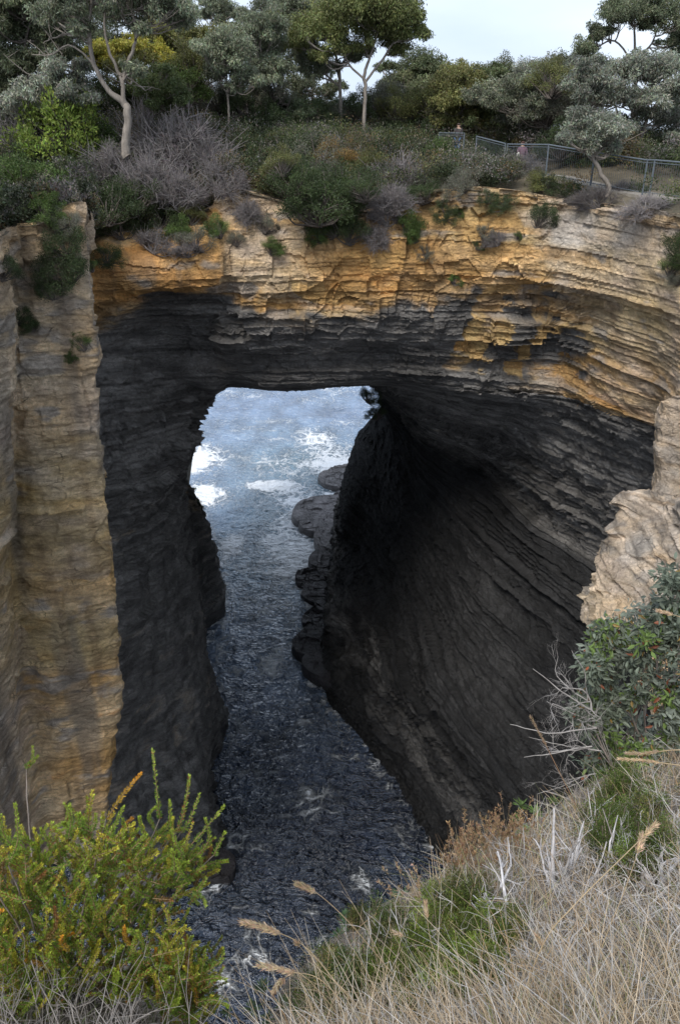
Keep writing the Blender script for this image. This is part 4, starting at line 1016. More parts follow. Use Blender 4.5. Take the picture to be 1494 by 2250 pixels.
# ------------------------------------------------------------------ shrubs on the rim and on the ledges
SH = {}
PATH_LINE = []
for a_, b_ in zip(FP[:-1], FP[1:]):
    for t_ in np.linspace(0, 1, 12): PATH_LINE.append(lerp(np.array(W(*a_)), np.array(W(*b_)), t_)[:2] + [.5, .6])
def shrub_proto(kind, seed):
    rnd = np.random.RandomState(seed)
    cfg = dict(dark=((.055,.078,.030), .05, .018), green=((.085,.130,.035), .055, .02), bright=((.15,.20,.04), .07, .022),
               olive=((.14,.145,.05), .05, .018), rust=((.22,.145,.05), .05, .018), grey=((.16,.16,.12), .05, .014), twig=((.17,.15,.145), .2, .012))[kind]
    col, ln, wd = cfg
    ns = 46
    th = rnd.uniform(0, 2*math.pi, ns); cz = rnd.uniform(.02, 1, ns); rr = rnd.uniform(.35, 1, ns) ** .5
    rad = np.sqrt(1 - cz*cz * .95) * rr * rnd.uniform(.7, 1.18, ns)
    sub = np.column_stack([np.cos(th)*rad, np.sin(th)*rad, cz*rr*.95*rnd.uniform(.8, 1.25, ns)])
    paths = []
    for s in sub:
        b0 = np.array([rnd.uniform(-.12, .12), rnd.uniform(-.12, .12), -.25])
        m_ = (b0 + s)/2 + rnd.normal(size=3)*.08
        c = curve([b0, m_, s], 4, .012, rnd)
        paths.append((c, np.linspace(.03, .01, len(c)), (.12,.10,.085) if kind != 'twig' else (.26,.235,.225)))
    if kind == 'twig':
        for s in sub:
            for _ in range(16):
                d = rnd.normal(size=3) * .22; d[2] += .08
                e = s + d; st = s*rnd.uniform(.6, 1)
                c = curve([st, (st+e)/2 + rnd.normal(size=3)*.05, e], 2, 0)
                paths.append((c, np.linspace(.011, .004, len(c)), (.20,.18,.175)))
        lv = leaves(sub, (.24, .24, .2), 90, .16, .009, col, .4, -.4, rnd, .3, .5, 1.0)
    else:
        nl = 230
        c2 = np.tile(np.array(col), (ns, 1)) * (1 + .25*rnd.uniform(-1, 1, (ns, 1)))
        lv = leaves(sub, np.column_stack([rnd.uniform(.16, .3, ns), rnd.uniform(.16, .3, ns), rnd.uniform(.12, .25, ns)]), nl, ln, wd*1.3, c2, .4, -.5, rnd, .3, .45, .6)
    root = bpy.data.objects.new('shrub', None)
    tb = tubes(paths, 4)
    s = mk('stem', tb[0], tb[1], M['bark'], tb[2], True, root)
    f = mk('foliage', lv[0], lv[1], M['leaf'], lv[2], False, root)
    scene.collection.objects.unlink(s); scene.collection.objects.unlink(f)
    return root, s, f
for k in ('dark', 'green', 'bright', 'olive', 'rust', 'grey', 'twig'):
    SH[k] = [shrub_proto(k, 400 + i*17 + len(k)) for i in range(2)]
SH_USED = set()
NAMES = dict(dark='shrub', green='shrub', bright='shrub', olive='shrub', rust='shrub', grey='shrub', twig='dead_shrub')
srnd = random.Random(8)
def shrub(kind, px, py, r, label, mode='land', squash=1.0, Y=None, group=None):
    """px,py: middle of the plant, r: its half width in photograph pixels"""
    by = py + r * .55 * squash
    if Y is not None: p = np.array(W(px, by, Y))
    elif mode == 'land': p = land(px, by)
    else:
        p = surf(px, by)
        if p is None: p = surf(px, by + 12)
        if p is None: p = np.array(W(px, by, 36))
    Rw = r / F * proj(p)[2]
    v = srnd.randrange(2)
    key = (kind, v)
    root, s, f = SH[kind][v]
    if key in SH_USED:
        root = root.copy(); s = s.copy(); f = f.copy(); s.parent = root; f.parent = root
    scene.collection.objects.link(s); scene.collection.objects.link(f)
    SH_USED.add(key)
    root.name = NAMES[kind]
    scene.collection.objects.link(root)
    root.location = p + (np.array([0, (-.40 if py > 375 else .12)*Rw, (-.22 if py > 375 else 0)*Rw]) if mode == 'land' else np.array([0, -.15*Rw, 0]))
    root.rotation_euler = (srnd.uniform(-.15, .15) + (.5 if mode == 'face' else 0), srnd.uniform(-.15, .15), srnd.uniform(0, 6.28))
    sc = Rw * 1.45
    root.scale = (sc, sc, sc * squash)
    tag(root, label, 'shrub', group or ('shrubs rooted in ledges of the cliff face' if mode == 'face' else 'shrubs crowding the top of the cliffs'))
    return root

S = [
 ('dark',560,255,50,'dark rounded shrub between the thin-stemmed gum and the forked gum',1.1), ('grey',660,290,44,'grey-green shrub in front of the dark low tree',1.0), ('dark',730,305,44,'dark shrub left of the tall gum foot',1.0),
 ('olive',610,320,40,'olive shrub below the dark low tree',.9), ('dark',480,300,44,'dark shrub right of the large dead shrub',1.0), ('dark',790,300,40,'dark shrub covering the foot of the tall gum',.8), ('grey',905,285,40,'grey-green shrub left of the short fence',1.0),
 ('dark',870,345,44,'dark shrub between the grey dead shrub and the fresh green shrub',1.0), ('olive',1000,330,34,'olive shrub under the short fence',.8), ('dark',560,350,40,'dark shrub above the cream cliff notch',1.0),
 ('dark',380,270,44,'dark shrub behind the large purple-grey dead shrub',1.1), ('green',440,290,34,'green shrub between the dead shrubs',1.0), ('dark',60,350,50,'dark shrub between the left edge twigs and the rich green shrub',1.0),
 # left slope
 ('bright',165,300,84,'bright green bushy shrub with yellowish tips at upper left',1.15), ('bright',125,262,46,'pale green upright shrub top behind the bright bushy shrub',1.3),
 ('green',205,335,52,'bright green shrub side lobe beside the grey trunk base',1.0), ('green',90,395,66,'rich green shrub above the left pillar ledge',1.1), ('green',50,430,46,'small rich green shrub on the left pillar rim',1.0),
 ('twig',40,320,58,'bare grey twiggy shrub at the left edge',1.0), ('grey',20,250,48,'silver-grey shrub at the left edge under the gums',1.0), ('dark',30,390,48,'dark shrub under the bare twigs at the left edge',1.0),
 ('dark',170,400,52,'dark brown-green shrub in shadow below the bright green one',1.0), ('dark',235,430,55,'dark shrub in the gap between left pillar and arch',1.0), ('twig',110,335,40,'purple-grey dead shrub between the two green shrubs at left',.9),
 ('twig',330,300,62,'purple-grey dead shrub right of the twisted trunk',1.0), ('twig',400,330,72,'large purple-grey dead shrub above the orange ledge',1.0), ('twig',455,360,52,'rounded grey dead shrub overhanging the cream cliff',1.0),
 ('twig',330,385,56,'grey dead shrub below the twisted trunk',1.0), ('twig',395,410,44,'hanging grey dead shrub over the orange rock',1.0), ('dark',300,420,50,'dark shrub under the dead heath',.9),
 ('twig',430,225,50,'tall purple-grey dead shrub under the olive gum',1.2), ('twig',250,370,50,'dark grey dead shrub at the foot of the twisted trunk',1.0), ('dark',290,250,40,'dark shrub behind the twisted trunk',1.1),
 ('grey',465,250,40,'grey-green shrub beside the tall dead shrub',1.0), ('grey',510,325,34,'grey-green bushy tuft above the cream cliff',1.0),
 ('olive',555,310,40,'olive green low shrub left of the rusty shrub',.9), ('green',600,300,34,'low green shrub beside the olive one',.9), ('grey',520,290,34,'grey-green shrub on the skyline of the rim',1.0),
 ('dark',640,385,50,'dark shrub on the rim left of centre',1.0), ('grey',690,350,52,'grey-brown shrub in the middle of the rim',1.0), ('rust',745,345,42,'rusty orange-topped shrub at the middle of the rim',1.0),
 ('dark',700,420,64,'big dark shrub spilling over the rim at centre',1.0), ('rust',790,335,30,'small orange-brown shrub next to the rusty one',1.0), ('dark',760,400,54,'dark shrub beside the big spilling shrub',1.0),
 ('olive',810,370,40,'olive shrub right of the centre spill',1.0), ('green',690,300,34,'green shrub below the pale trunks',.8), ('olive',740,285,32,'yellow-green shrub at the foot of the pale gum',.8),
 ('green',870,300,36,'fresh green shrub right of the tall gum trunk',1.0), ('olive',845,330,34,'olive shrub under the fresh green one',1.0), ('dark',930,320,46,'dark green shrub left of the person in blue jeans',1.0),
 ('green',970,345,38,'mid green shrub below the first fence rail',1.0), ('twig',880,385,48,'grey dead shrub on the rim right of centre',1.0), ('dark',910,405,36,'dark tuft beneath the grey dead shrub',1.0),
 ('twig',860,430,36,'small twiggy dead shrub above the orange patch',1.0), ('grey',960,390,44,'grey-green shrub with twigs on the rim',1.0), ('green',950,270,40,'bright green shrub behind the fence rail',1.0),
 ('grey',1040,370,40,'grey shrub below the gap in the fence',.9), ('twig',1085,300,38,'pale blue-grey bare shrub before the fence',1.0), ('grey',1100,375,44,'grey-brown shrub under the walker in mauve',.9),
 ('twig',1140,370,34,'dead twiggy shrub left of the first tall fence post',.9), ('olive',1195,395,40,'olive shrub at the foot of the first tall fence post',.7), ('dark',1230,405,36,'dark shrub trailing below the fence',.7),
 ('dark',1055,335,36,'dark green shrub between the two walkers',.9), ('green',1015,360,26,'small green shrub just below the jeans of the walker',.9),
 ('dark',1390,412,24,'dark shrub by the fence gate posts',.8), ('twig',1360,410,26,'dead twigs beside the leaning gum foot',.7),
 ('dark',820,260,30,'dark shrub behind the tall gum trunk',1.0),('green',835,235,20,'bright green young tree top behind the tall gum',1.2),
]
for k, px, py, r, lab, sq in S: shrub(k, px, py, r, lab, 'land', sq)
FA = [
 ('dark',655,400,44,'dark shrub lobe hanging left of the centre spill',1.0), ('dark',700,440,50,'dense dark shrub over the lip of the centre spill',1.1), ('green',750,440,44,'green shrub over the lip beside the dense dark one',1.0), ('dark',800,410,36,'dark shrub over the lip right of the centre spill',1.0),
 ('olive',620,360,34,'olive shrub at the left end of the centre spill',1.0), ('twig',480,395,40,'bare grey shrub drooping beside the cream cliff',1.0), ('dark',350,470,44,'dark shrub at the back of the orange ledge',1.0), ('dark',270,480,34,'dark shrub behind the square block',1.0), ('olive',430,470,30,'olive shrub at the back of the ledge, right side',.9),
 ('green',100,455,30,'bright green shrub at the top edge of the left pillar',1.1), ('twig',850,470,28,'dry grey shrub left of the pale rock notch',1.0), ('dark',930,420,30,'dark shrub at the rim right of the grey dead one',1.0), ('grey',1010,400,34,'grey-green rim shrub above the yellow cliff',.9),
 ('dark',148,530,38,'dark shrub on the upper left pillar',1.3), ('dark',150,590,46,'large dark green shrub hanging on the left pillar',1.1), ('dark',118,632,26,'lower tuft of dark green on the left pillar',1.0),
 ('grey',155,485,26,'grey bristly shrub on top of the left pillar',1.2), ('dark',50,690,26,'dark shrub low on the left pillar edge',1.2), ('dark',72,714,18,'small dark shrub beside it on the left pillar',1.0),
 ('green',155,785,12,'tiny round green shrub on the left pillar',1.0), ('green',187,757,17,'small bright green shrub at the pillar edge',1.3), ('dark',12,590,26,'dark shrub at the far left edge of the pillar',1.4),
 ('dark',240,556,26,'dark round shrub between pillar and square block',1.0), ('green',208,582,14,'small green shrub in the crack beside the pillar',1.2),
 ('green',390,500,24,'dark green upright shrub on the orange ledge',1.4), ('grey',440,520,34,'grey-green shrub row on the orange ledge',.9), ('green',485,498,22,'green shrub at the right end of the orange ledge',1.3),
 ('twig',345,528,34,'low grey twigs on the orange ledge left end',.8), ('twig',420,545,26,'dry twigs at the lip of the orange ledge',.7), ('grey',520,520,18,'tuft on the cream cliff corner',1.0),
 ('green',600,535,19,'green tuft on the cream cliff left of centre',1.1), ('grey',590,490,24,'grey tuft above the green one on the cream cliff',1.0), ('twig',540,460,26,'twiggy tuft high on the cream cliff',1.0),
 ('dark',735,470,44,'dark shrub tongue hanging down the centre of the arch',1.2), ('dark',775,510,34,'dark lower shrub of the centre tongue',1.1), ('twig',820,525,26,'grey twigs at the tip of the centre tongue',1.0), ('green',700,505,24,'green tuft left of the centre tongue',1.0),
 ('green',893,490,24,'green shrub below the pale rock notch',1.2), ('green',905,520,18,'small green shrub right below',1.2), ('grey',925,552,17,'grey-green tuft under the orange band',1.0), ('dark',972,465,24,'dark shrub in the yellow cliff right of centre',1.1),
 ('green',1010,475,9,'tiny green tuft on the yellow cliff',1.0), ('green',995,620,14,'little plant on the streaked wall',.9), ('grey',1060,515,18,'grey-green tuft left of the ledge twigs',1.0), ('twig',1088,525,22,'grey twigs on a small ledge right of centre',.8), ('dark',1050,542,12,'dark little tuft under the ledge twigs',.9),
 ('dark',1100,445,24,'dark low shrub near the top of the yellow cliff',.7), ('dark',1062,438,18,'small dark shrub near the top of the yellow cliff',.8), ('dark',1180,468,27,'dark green shrub hanging left of the pale slab',1.3), ('green',1135,522,9,'tiny tuft below the pale slab edge',1.0),
 ('dark',1488,530,32,'dark green shrub on the right wall edge',1.4), ('green',1468,588,26,'green shrub lower on the right wall',1.0), ('grey',1485,615,18,'grey tuft below it on the right wall',1.0),
 ('twig',1310,440,44,'tangle of grey roots hanging over the rim below the leaning gum',.4), ('twig',1400,455,40,'grey roots and twigs along the rim at right',.35),
]
for k, px, py, r, lab, sq in FA: shrub(k, px, py, r, lab, 'face', sq)
shrub('dark', 812, 868, 20, 'black-looking shrub hanging under the arch lip at the right of the opening', 'face', 1.0, 55)
shrub('dark', 828, 905, 18, 'shrub on the shoulder of the outer right headland', 'face', 1.0, 58)
shrub('olive', 412, 1078, 16, 'green plants on the shoulder of the outer left buttress', 'face', 1.0, 64)
shrub('dark', 425, 1105, 15, 'dark plants on the seaward edge of the outer left buttress', 'face', 1.0, 65)

# continuous undergrowth between the shrubs: ground cover nobody could count
# the thicket of small trees behind the rim: every one a shrubby tree of its own
TH = [('dark',30,215,60,'leftmost dark thicket tree below the corner gum'),('grey',95,260,48,'grey thicket tree at upper left under the corner gum'),('dark',215,205,50,'dark thicket tree behind the curved white limb'),
 ('olive',300,165,50,'olive thicket tree between the two yellow wattles'),('dark',310,225,46,'dark thicket tree right of the twisted trunk fork'),('green',400,190,50,'green thicket tree left of the tall dead shrub'),
 ('olive',430,150,48,'olive thicket tree under the rusty-topped gum'),('grey',480,215,46,'grey thicket tree around the thin-stemmed gum'),('dark',545,225,46,'dark thicket tree around the forked gum'),('grey',590,200,44,'grey thicket tree right of the forked gum'),
 ('dark',600,268,44,'dark thicket tree below the sky holes'),('dark',690,250,40,'dark thicket tree below the open-branched gum'),('grey',720,262,38,'grey thicket tree left of the tall gum foot'),
 ('dark',775,235,36,'dark thicket tree between the two pale trunks'),('grey',840,215,42,'grey thicket tree right of the tall gum'),('olive',880,235,42,'olive thicket tree right of the bright young tree'),
 ('dark',905,262,44,'dark thicket tree left of the first walker'),('olive',960,225,48,'olive thicket tree behind the first walker, left side'),('olive',1005,190,46,'olive thicket tree crest right of the sky gap'),
 ('grey',1010,250,44,'grey thicket tree directly behind the walker in blue jeans'),('dark',1060,220,50,'dark thicket tree between the two walkers, farther back'),('olive',1075,175,44,'olive thicket tree crest above the dark one'),
 ('dark',1060,280,40,'dark thicket tree just behind the fence gap'),('grey',1120,250,50,'grey thicket tree behind the walker in mauve, left side'),('grey',1140,190,48,'grey thicket tree crest at centre right'),
 ('dark',1165,290,46,'dark thicket tree right behind the walker in mauve'),('grey',1195,230,52,'tall grey thicket tree left of the broad grey gum'),('olive',1215,175,44,'olive thicket tree under the flat layered gum'),
 ('dark',1230,310,46,'dark thicket tree behind the first tall fence post'),('grey',1265,240,50,'grey thicket tree left of the leaning gum crown'),('dark',1340,340,40,'dark thicket tree behind the fence panel right of the leaning gum'),
 ('dark',1440,330,44,'dark thicket tree behind the gate posts'),('grey',1400,300,44,'grey thicket tree between the two trunks of the broad gum'),('dark',1490,345,44,'dark thicket tree at the right edge behind the fence'),
 ('dark',1290,345,40,'dark thicket tree behind the leaning trunk')]
for i, (k, px, py, r, lab) in enumerate(TH):
    Yt = (46 if px < 650 else 53) + srnd.uniform(-2, 3)
    if px > 1180: Yt = 43 + srnd.uniform(0, 3)
    if py > 300: Yt = min(Yt, 41.5)
    t = shrub(k, px, py, r, lab, 'land', 1.0, Yt - 0.0, 'dense small trees of the thicket behind the rim')
    t['category'] = 'tree'; t.name = 'thicket_tree'

def undergrowth():
    rnd = np.random.RandomState(77)
    rimxy = rim[:, :2]
    ra = np.arctan2(rimxy[:, 1]-cen[1], rimxy[:, 0]-cen[0]); o_ = np.argsort(ra)
    a = rnd.uniform(R(42), R(160), 6800)
    rr_ = np.interp(a, ra[o_], rad[o_])
    of = .1 + 26 * rnd.uniform(0, 1, 6800) ** 1.5
    rr_ = rr_
    pts = cen + np.column_stack([np.cos(a), np.sin(a)]) * (rr_ + of)[:, None]
    # keep off the path and the strip of bare ground below it
    dpth = np.min([np.hypot(pts[:, 0]-q[0], pts[:, 1]-q[1]) for q in PATH_LINE], 0)
    frontside = (pts[:, 0] > 8) & (of < 6) & (rnd.rand(6800) < .9)
    pts_m = (dpth > 2.0) & ~frontside
    pts = pts[pts_m]; of = of[pts_m]; rr_ = rr_[pts_m]
    kk = np.clip(of / np.where(pts[:, 0] > 6.5, 1.3, 4.5), 0, 1)
    rz = np.interp(np.arctan2(pts[:, 1]-cen[1], pts[:, 0]-cen[0]), ra[o_], rim[o_, 2])
    z = T(pts[:, 0], pts[:, 1]) * kk + rz * (1 - kk)
    n = len(pts)
    c = np.column_stack([pts, z + rnd.uniform(.1, .8, n)])
    pal = np.array([(.045,.060,.026),(.17,.155,.14),(.075,.10,.035),(.055,.072,.03),(.15,.14,.105),(.11,.12,.045),(.19,.17,.16),(.15,.105,.05),(.05,.065,.03)])
    ki = np.clip((fbm(pts[:, 0]*.45, pts[:, 1]*.45, 0, 311, 3) * 1.5 + .5 + .16*rnd.normal(size=n)) * 9, 0, 8).astype(int)
    cols = pal[ki]
    R_ = rnd.uniform(.4, 1.0, n) * np.where((pts[:, 1] > 42) & (pts[:, 0] < 9), 1.35, 1); c[:, 2] += R_*.25; lf_ = (pts[:, 0] < -7) & (pts[:, 1] < 36); R_[lf_] *= .5; cols[lf_] = cols[lf_] * .55; c[lf_, 2] -= .25; c[:, 2] += .35 * rnd.rand(n) ** 2
    lv = leaves(c, np.column_stack([R_, R_, R_*.7]), 210, .115, .042, cols, .4, -.4, rnd, .35, .6)
    o = mk('undergrowth', *lv[:2], M['leaf'], lv[2], False)
    tag(o, 'mixed low scrub covering the ground between shrubs and gums', 'undergrowth', kind='stuff')
undergrowth()
# ------------------------------------------------------------------ foreground slope
SB = [
 # px:            -600      -150      100      300      420      520      640      780      900      1000     1100     1200     1330     1494     1750     2300
 # near row to far row, (px,py,Y)
]
cols_px = [-900, -250, 0, 200, 340, 450, 560, 680, 800, 900, 1000, 1100, 1200, 1330, 1494, 1750, 2400]
edge_py = [1850, 2000, 2130, 2130, 2160, 2260, 2300, 2120, 2020, 1960, 1900, 1850, 1790, 1720, 1620, 1500, 1400]
edge_Y  = [5, 4.2, 3.5, 3.4, 3.3, 2.6, 2.4, 2.9, 3.3, 3.5, 3.7, 3.9, 4.2, 4.5, 4.9, 5.6, 6.5]
G0 = 50.25
Rws = [[], [], [], [], [], [], [], [], [], []]
for px, ep, eY in zip(cols_px, edge_py, edge_Y):
    e = np.array(W(px, ep, eY))
    xs = e[0]
    near = np.array([xs * .25 + (px - 747) / F * .8, .55, G0 - .05])
    for k, t in enumerate((-6, -1.2)):
        Rws[k].append([near[0] * (1 + abs(t) * .25), t, G0 + (.3 if k == 0 else .1)])
    Rws[2].append(list(near))
    for k, t in ((3, .3), (4, .55), (5, .8)):
        p = near * (1 - t) + e * t
        p[2] = near[2] * (1 - t**1.25) + e[2] * t**1.25
        Rws[k].append(list(p))
    Rws[6].append(list(e))
    d = np.array([e[0] + .0, e[1]]) / np.hypot(e[0], e[1])
    Rws[7].append([e[0] + d[0]*.25, e[1] + d[1]*.25, e[2] - .7])
    Rws[8].append([e[0] + d[0]*.4, e[1] + d[1]*.4, e[2] - 6])
    Rws[9].append([e[0] + d[0]*1.5, e[1] + d[1]*1.5, 4])
FG = refine(np.array(Rws), .045, .045)
def ground_mat():
    m, nt, b, o = new_mat('slope_soil')
    n1 = nz(nt, 2.5, 8, .7); n2 = nz(nt, 22, 6, .75); n3 = nz(nt, 70, 3, .7)
    c = mixc(nt, rng(nt, n1, .35, .65, 0, 1), (.13, .10, .075), (.27, .225, .175))
    c = mixc(nt, rng(nt, n2, .35, .7, 0, .7), c, (.33, .29, .24))
    c = mixc(nt, rng(nt, n3, .5, .75, 0, .6), c, (.07, .055, .04))
    nt.links.new(c, b.inputs['Base Color']); b.inputs['Roughness'].default_value = .95
    bump(nt, b, n2, .03, 1)
    return m
M['slope'] = ground_mat()
N = normals(FG)
FG = FG + N * (.10 * fbm(FG[..., 0]*1.6, FG[..., 1]*1.6, FG[..., 2]*1.6, 501, 3) + .025 * fbm(FG[..., 0]*9, FG[..., 1]*9, FG[..., 2]*9, 503, 3))[..., None]
o = mk('ground', FG.reshape(-1, 3), grid_faces(*FG.shape[:2]), M['slope'], None, True)
tag(o, None, None, kind='structure')
_fq = FG.reshape(-1, 3); _fa, _fb, _fd = proj(_fq); _fok = _fd > .2
def fg(px, py):
    """point of the slope seen at a pixel"""
    d = np.where(_fok, np.hypot(_fa - px, _fb - py) + 4 * _fd, 1e9)
    return _fq[np.argmin(d)]

# ------------------------------------------------------------------ dry grass
def blades(roots, h, wd, lean, cols, rnd, seg=3, curl=.5, up=(0, 0, 1)):
    n = len(roots)
    a = rnd.uniform(0, 2*math.pi, n)
    hd = np.column_stack([np.cos(a), np.sin(a), np.zeros(n)]) * rnd.uniform(.1, curl, (n, 1)) + np.asarray(lean)
    H = h * rnd.uniform(.5, 1.25, (n, 1))
    sd = np.cross(hd + 1e-4, [0, 0, 1.0]) + rnd.normal(size=(n, 3)) * .3
    sd /= np.linalg.norm(sd, axis=1, keepdims=True)
    Vs = []
    for k in range(seg + 1):
        t = k / seg
        p = roots + np.array(up) * H * (t - .25 * t*t * np.linalg.norm(hd, axis=1, keepdims=True)) + hd * H * t**1.7
        w_ = wd * (1 - .85 * t) * .5
        Vs += [p - sd * w_, p + sd * w_]
    V = np.stack(Vs, 1)                              # n, 2(seg+1), 3
    m = 2 * (seg + 1)
    f = []
    for k in range(seg): f.append(np.arange(n)[:, None] * m + np.array([2*k, 2*k+1, 2*k+3, 2*k+2])[None])
    Fc = np.concatenate(f)
    C = np.asarray(cols)[rnd.randint(0, len(cols), n)] * (1 + .25 * rnd.uniform(-1, 1, (n, 1)))
    return V.reshape(-1, 3), Fc, np.clip(np.repeat(C, m, 0), .01, .9)
STRAW = [(.52,.40,.26),(.60,.49,.35),(.42,.32,.21),(.54,.49,.41),(.33,.27,.21),(.46,.31,.17),(.28,.30,.13)]
GREYS = [(.55,.53,.51),(.45,.43,.41),(.34,.31,.29)]

def in_poly(x, y, poly):
    c = np.zeros(len(x), bool); n = len(poly)
    for i in range(n):
        x1, y1 = poly[i]; x2, y2 = poly[(i+1) % n]
        m = ((y1 > y) != (y2 > y)) & (x < (x2-x1)*(y-y1)/((y2-y1) + 1e-9) + x1)
        c ^= m
    return c
_front = _fok & (np.arange(len(_fq)) < FG.shape[1] * (FG.shape[0] * 1))
def scatter(poly, n, rnd, jit=.03):
    """n points of the slope, even in the photograph, inside a pixel polygon"""
    xs = [p[0] for p in poly]; ys = [p[1] for p in poly]
    px = rnd.uniform(min(xs), max(xs), n*3); py = rnd.uniform(min(ys), max(ys), n*3)
    m = in_poly(px, py, poly); px, py = px[m][:n], py[m][:n]
    # nearest slope vertex through a coarse pixel hash
    out = []
    for a, b in zip(px, py):
        kx, ky = int(a // 24), int(b // 24)
        c = HASH.get((kx, ky))
        if c is None: continue
        i = c[np.argmin((_fa[c] - a)**2 + (_fb[c] - b)**2 + (_fd[c]*30)**2)]
        out.append(_fq[i])
    out = np.array(out); return out + rnd.normal(size=out.shape) * jit * [1, 1, 0]
HASH = {}
_idx = np.where(_fok & (_fa > -300) & (_fa < 1800) & (_fb > 1500) & (_fb < 2700))[0]
_key = np.column_stack([_fa[_idx] // 24, _fb[_idx] // 24]).astype(int)
for i, (a, b) in zip(_idx, _key): HASH.setdefault((a, b), []).append(i)
HASH = {k: np.array(v) for k, v in HASH.items()}

def dry_grass():
    rnd = np.random.RandomState(61)
    parts = []
    CU = [(1010,2085,120,90),(900,2160,90,55),(1345,1810,75,62),(1390,1890,65,32)]
    def thin(r, keep):
        a, b, d = proj(r); m = np.ones(len(r), bool)
        for (x, y, rx, ry) in CU: m &= ~((((a-x)/rx)**2 + ((b-y)/ry)**2 < 1) & (rnd.rand(len(r)) > keep))
        return r[m]
    P_all = [(680,2110),(780,2015),(900,1955),(1000,1895),(1100,1845),(1200,1780),(1330,1715),(1494,1610),(1650,1560),(1650,2500),(560,2500),(620,2260)]
    r1 = thin(scatter(P_all, 5600, rnd), .3)
    parts.append(blades(r1, .13, .0042, (-.05,-.05,0), STRAW, rnd, 3, 1.2))
    r2 = thin(scatter([(1000,2010),(1250,1880),(1494,1850),(1600,1900),(1600,2600),(640,2600),(800,2250)], 2300, rnd), .12)
    parts.append(blades(r2, .21, .0038, (-.15,-.05,0), STRAW, rnd, 4, 1.0))
    r3 = scatter([(1100,2360),(1250,2200),(1494,2120),(1700,2100),(1700,2700),(900,2700)], 1500, rnd)
    parts.append(blades(r3, .34, .0034, (-.22,.05,0), STRAW[:4] + GREYS[:1], rnd, 4, .8))
    r6 = scatter([(620,2290),(760,2200),(960,2250),(1100,2330),(1100,2600),(600,2600)], 700, rnd)
    parts.append(blades(r6, .30, .0034, (-.2,.1,0), STRAW[:4] + GREYS[:1], rnd, 4, .8))
    r4 = scatter(P_all, 6500, rnd, .015)
    parts.append(blades(r4, .05, .006, (0,0,0), GREYS + STRAW[:3] + [(.16,.11,.07)], rnd, 2, 2.4))
    r7 = scatter([(900,1965),(1100,1850),(1330,1720),(1494,1620),(1650,1560),(1650,1700),(1494,1760),(1330,1840),(1150,1930),(950,2030)], 3600, rnd)
    parts.append(blades(r7, .15, .006, (-.05,.1,0), STRAW + GREYS + [(.13,.14,.05)], rnd, 3, 1.6))
    r5 = scatter([(-100,2060),(340,2060),(460,2270),(500,2500),(-200,2500)], 6000, rnd)
    parts.append(blades(r5, .065, .005, (.1,0,0), [(.11,.095,.08),(.17,.15,.13),(.07,.055,.04),(.09,.11,.04)], rnd, 3, 1.8))
    # the slope goes on beyond the picture
    q = _fq[(_fq[:, 2] > 46.3) & ((_fq[:, 0] > 1.6) | (_fq[:, 0] < -1.3) | (_fq[:, 1] < .5)) & (_fq[:, 1] > -2) & (np.abs(_fq[:, 0]) < 7)]
    q = q[rnd.randint(0, len(q), 9000)] + rnd.normal(size=(9000, 3)) * [.04, .04, 0]
    parts.append(blades(q, .18, .005, (-.05,-.05,0), STRAW + GREYS + [(.12,.15,.05)], rnd, 3, 1.2))
    V, Fc, C = merge(*parts)
    o = mk('dry_grass', V, Fc, M['leaf'], C); tag(o, 'straw-coloured dry grass covering the near slope', 'grass', kind='stuff')
dry_grass()

def twig_litter():
    rnd = np.random.RandomState(65); out = []
    r = scatter([(820,2080),(1000,1950),(1200,1830),(1494,1720),(1650,1700),(1650,2400),(900,2400),(760,2230)], 430, rnd)
    r = np.concatenate([r, scatter([(1130,2000),(1300,1880),(1494,1830),(1650,1850),(1600,2150),(1200,2120)], 320, rnd)])
    for p in r:
        d = rnd.normal(size=3) * [1, 1, .45]; d[2] = abs(d[2]) + .1
        g = rnd.uniform(.75, 1.15)
        branch_paths(p, d, rnd.uniform(.07, .22), rnd.uniform(.0012, .0032), 1, rnd, (.50*g, .475*g, .455*g), out, .7, .3, 4)
    r = scatter([(-60,2060),(200,2060),(340,2070),(450,2240),(480,2400),(-100,2400)], 520, rnd)
    for p in r:
        d = rnd.normal(size=3) * [1, 1, .6]; d[2] = abs(d[2]) + .2
        branch_paths(p, d, rnd.uniform(.08, .28), rnd.uniform(.001, .0026), 1, rnd, (.27, .245, .225), out, .7, .3, 4)
    t = tubes(out, 4, (.4,.38,.36), .15, rnd)
    o = mk('dead_twigs', t[0], t[1], M['bark'], t[2]); tag(o, 'grey broken twigs littering the near slope', 'twigs', kind='stuff')

def clump_grass(poly, n, h, wd, cols, lean, label, cat, name, seed, seed_heads=False, curl=.35):
    rnd = np.random.RandomState(seed)
    r = scatter(poly, n, rnd)
    b = r.mean(0)
    V, Fc, C = blades(r, h, wd, lean, cols, rnd, 4, curl)
    root = empty(name, b, label, cat)
    mk('blade', V, Fc, M['leaf'], C, False, root).location = -b
    root.children[0]['kind'] = 'stuff'
    if seed_heads:
        m = V.reshape(n if len(r) == n else len(r), -1, 3)
        tips = m[::2, -2:].mean(1); below = m[::2, -4:-2].mean(1)
        cen_ = np.concatenate([tips * (1-t) + below * t for t in (0, .15, .3, .45, .6)])
        lv = leaves(cen_, (.004, .004, .008), 5, .020, .006, cols[0], .3, -1.2, rnd, .3, .5)
        h_ = mk('seed_head', lv[0], lv[1], M['leaf'], lv[2], False, root); h_.location = -b; h_['kind'] = 'stuff'
    return root
BRG = [(.36,.24,.14),(.42,.31,.20),(.30,.20,.12),(.46,.37,.26)]
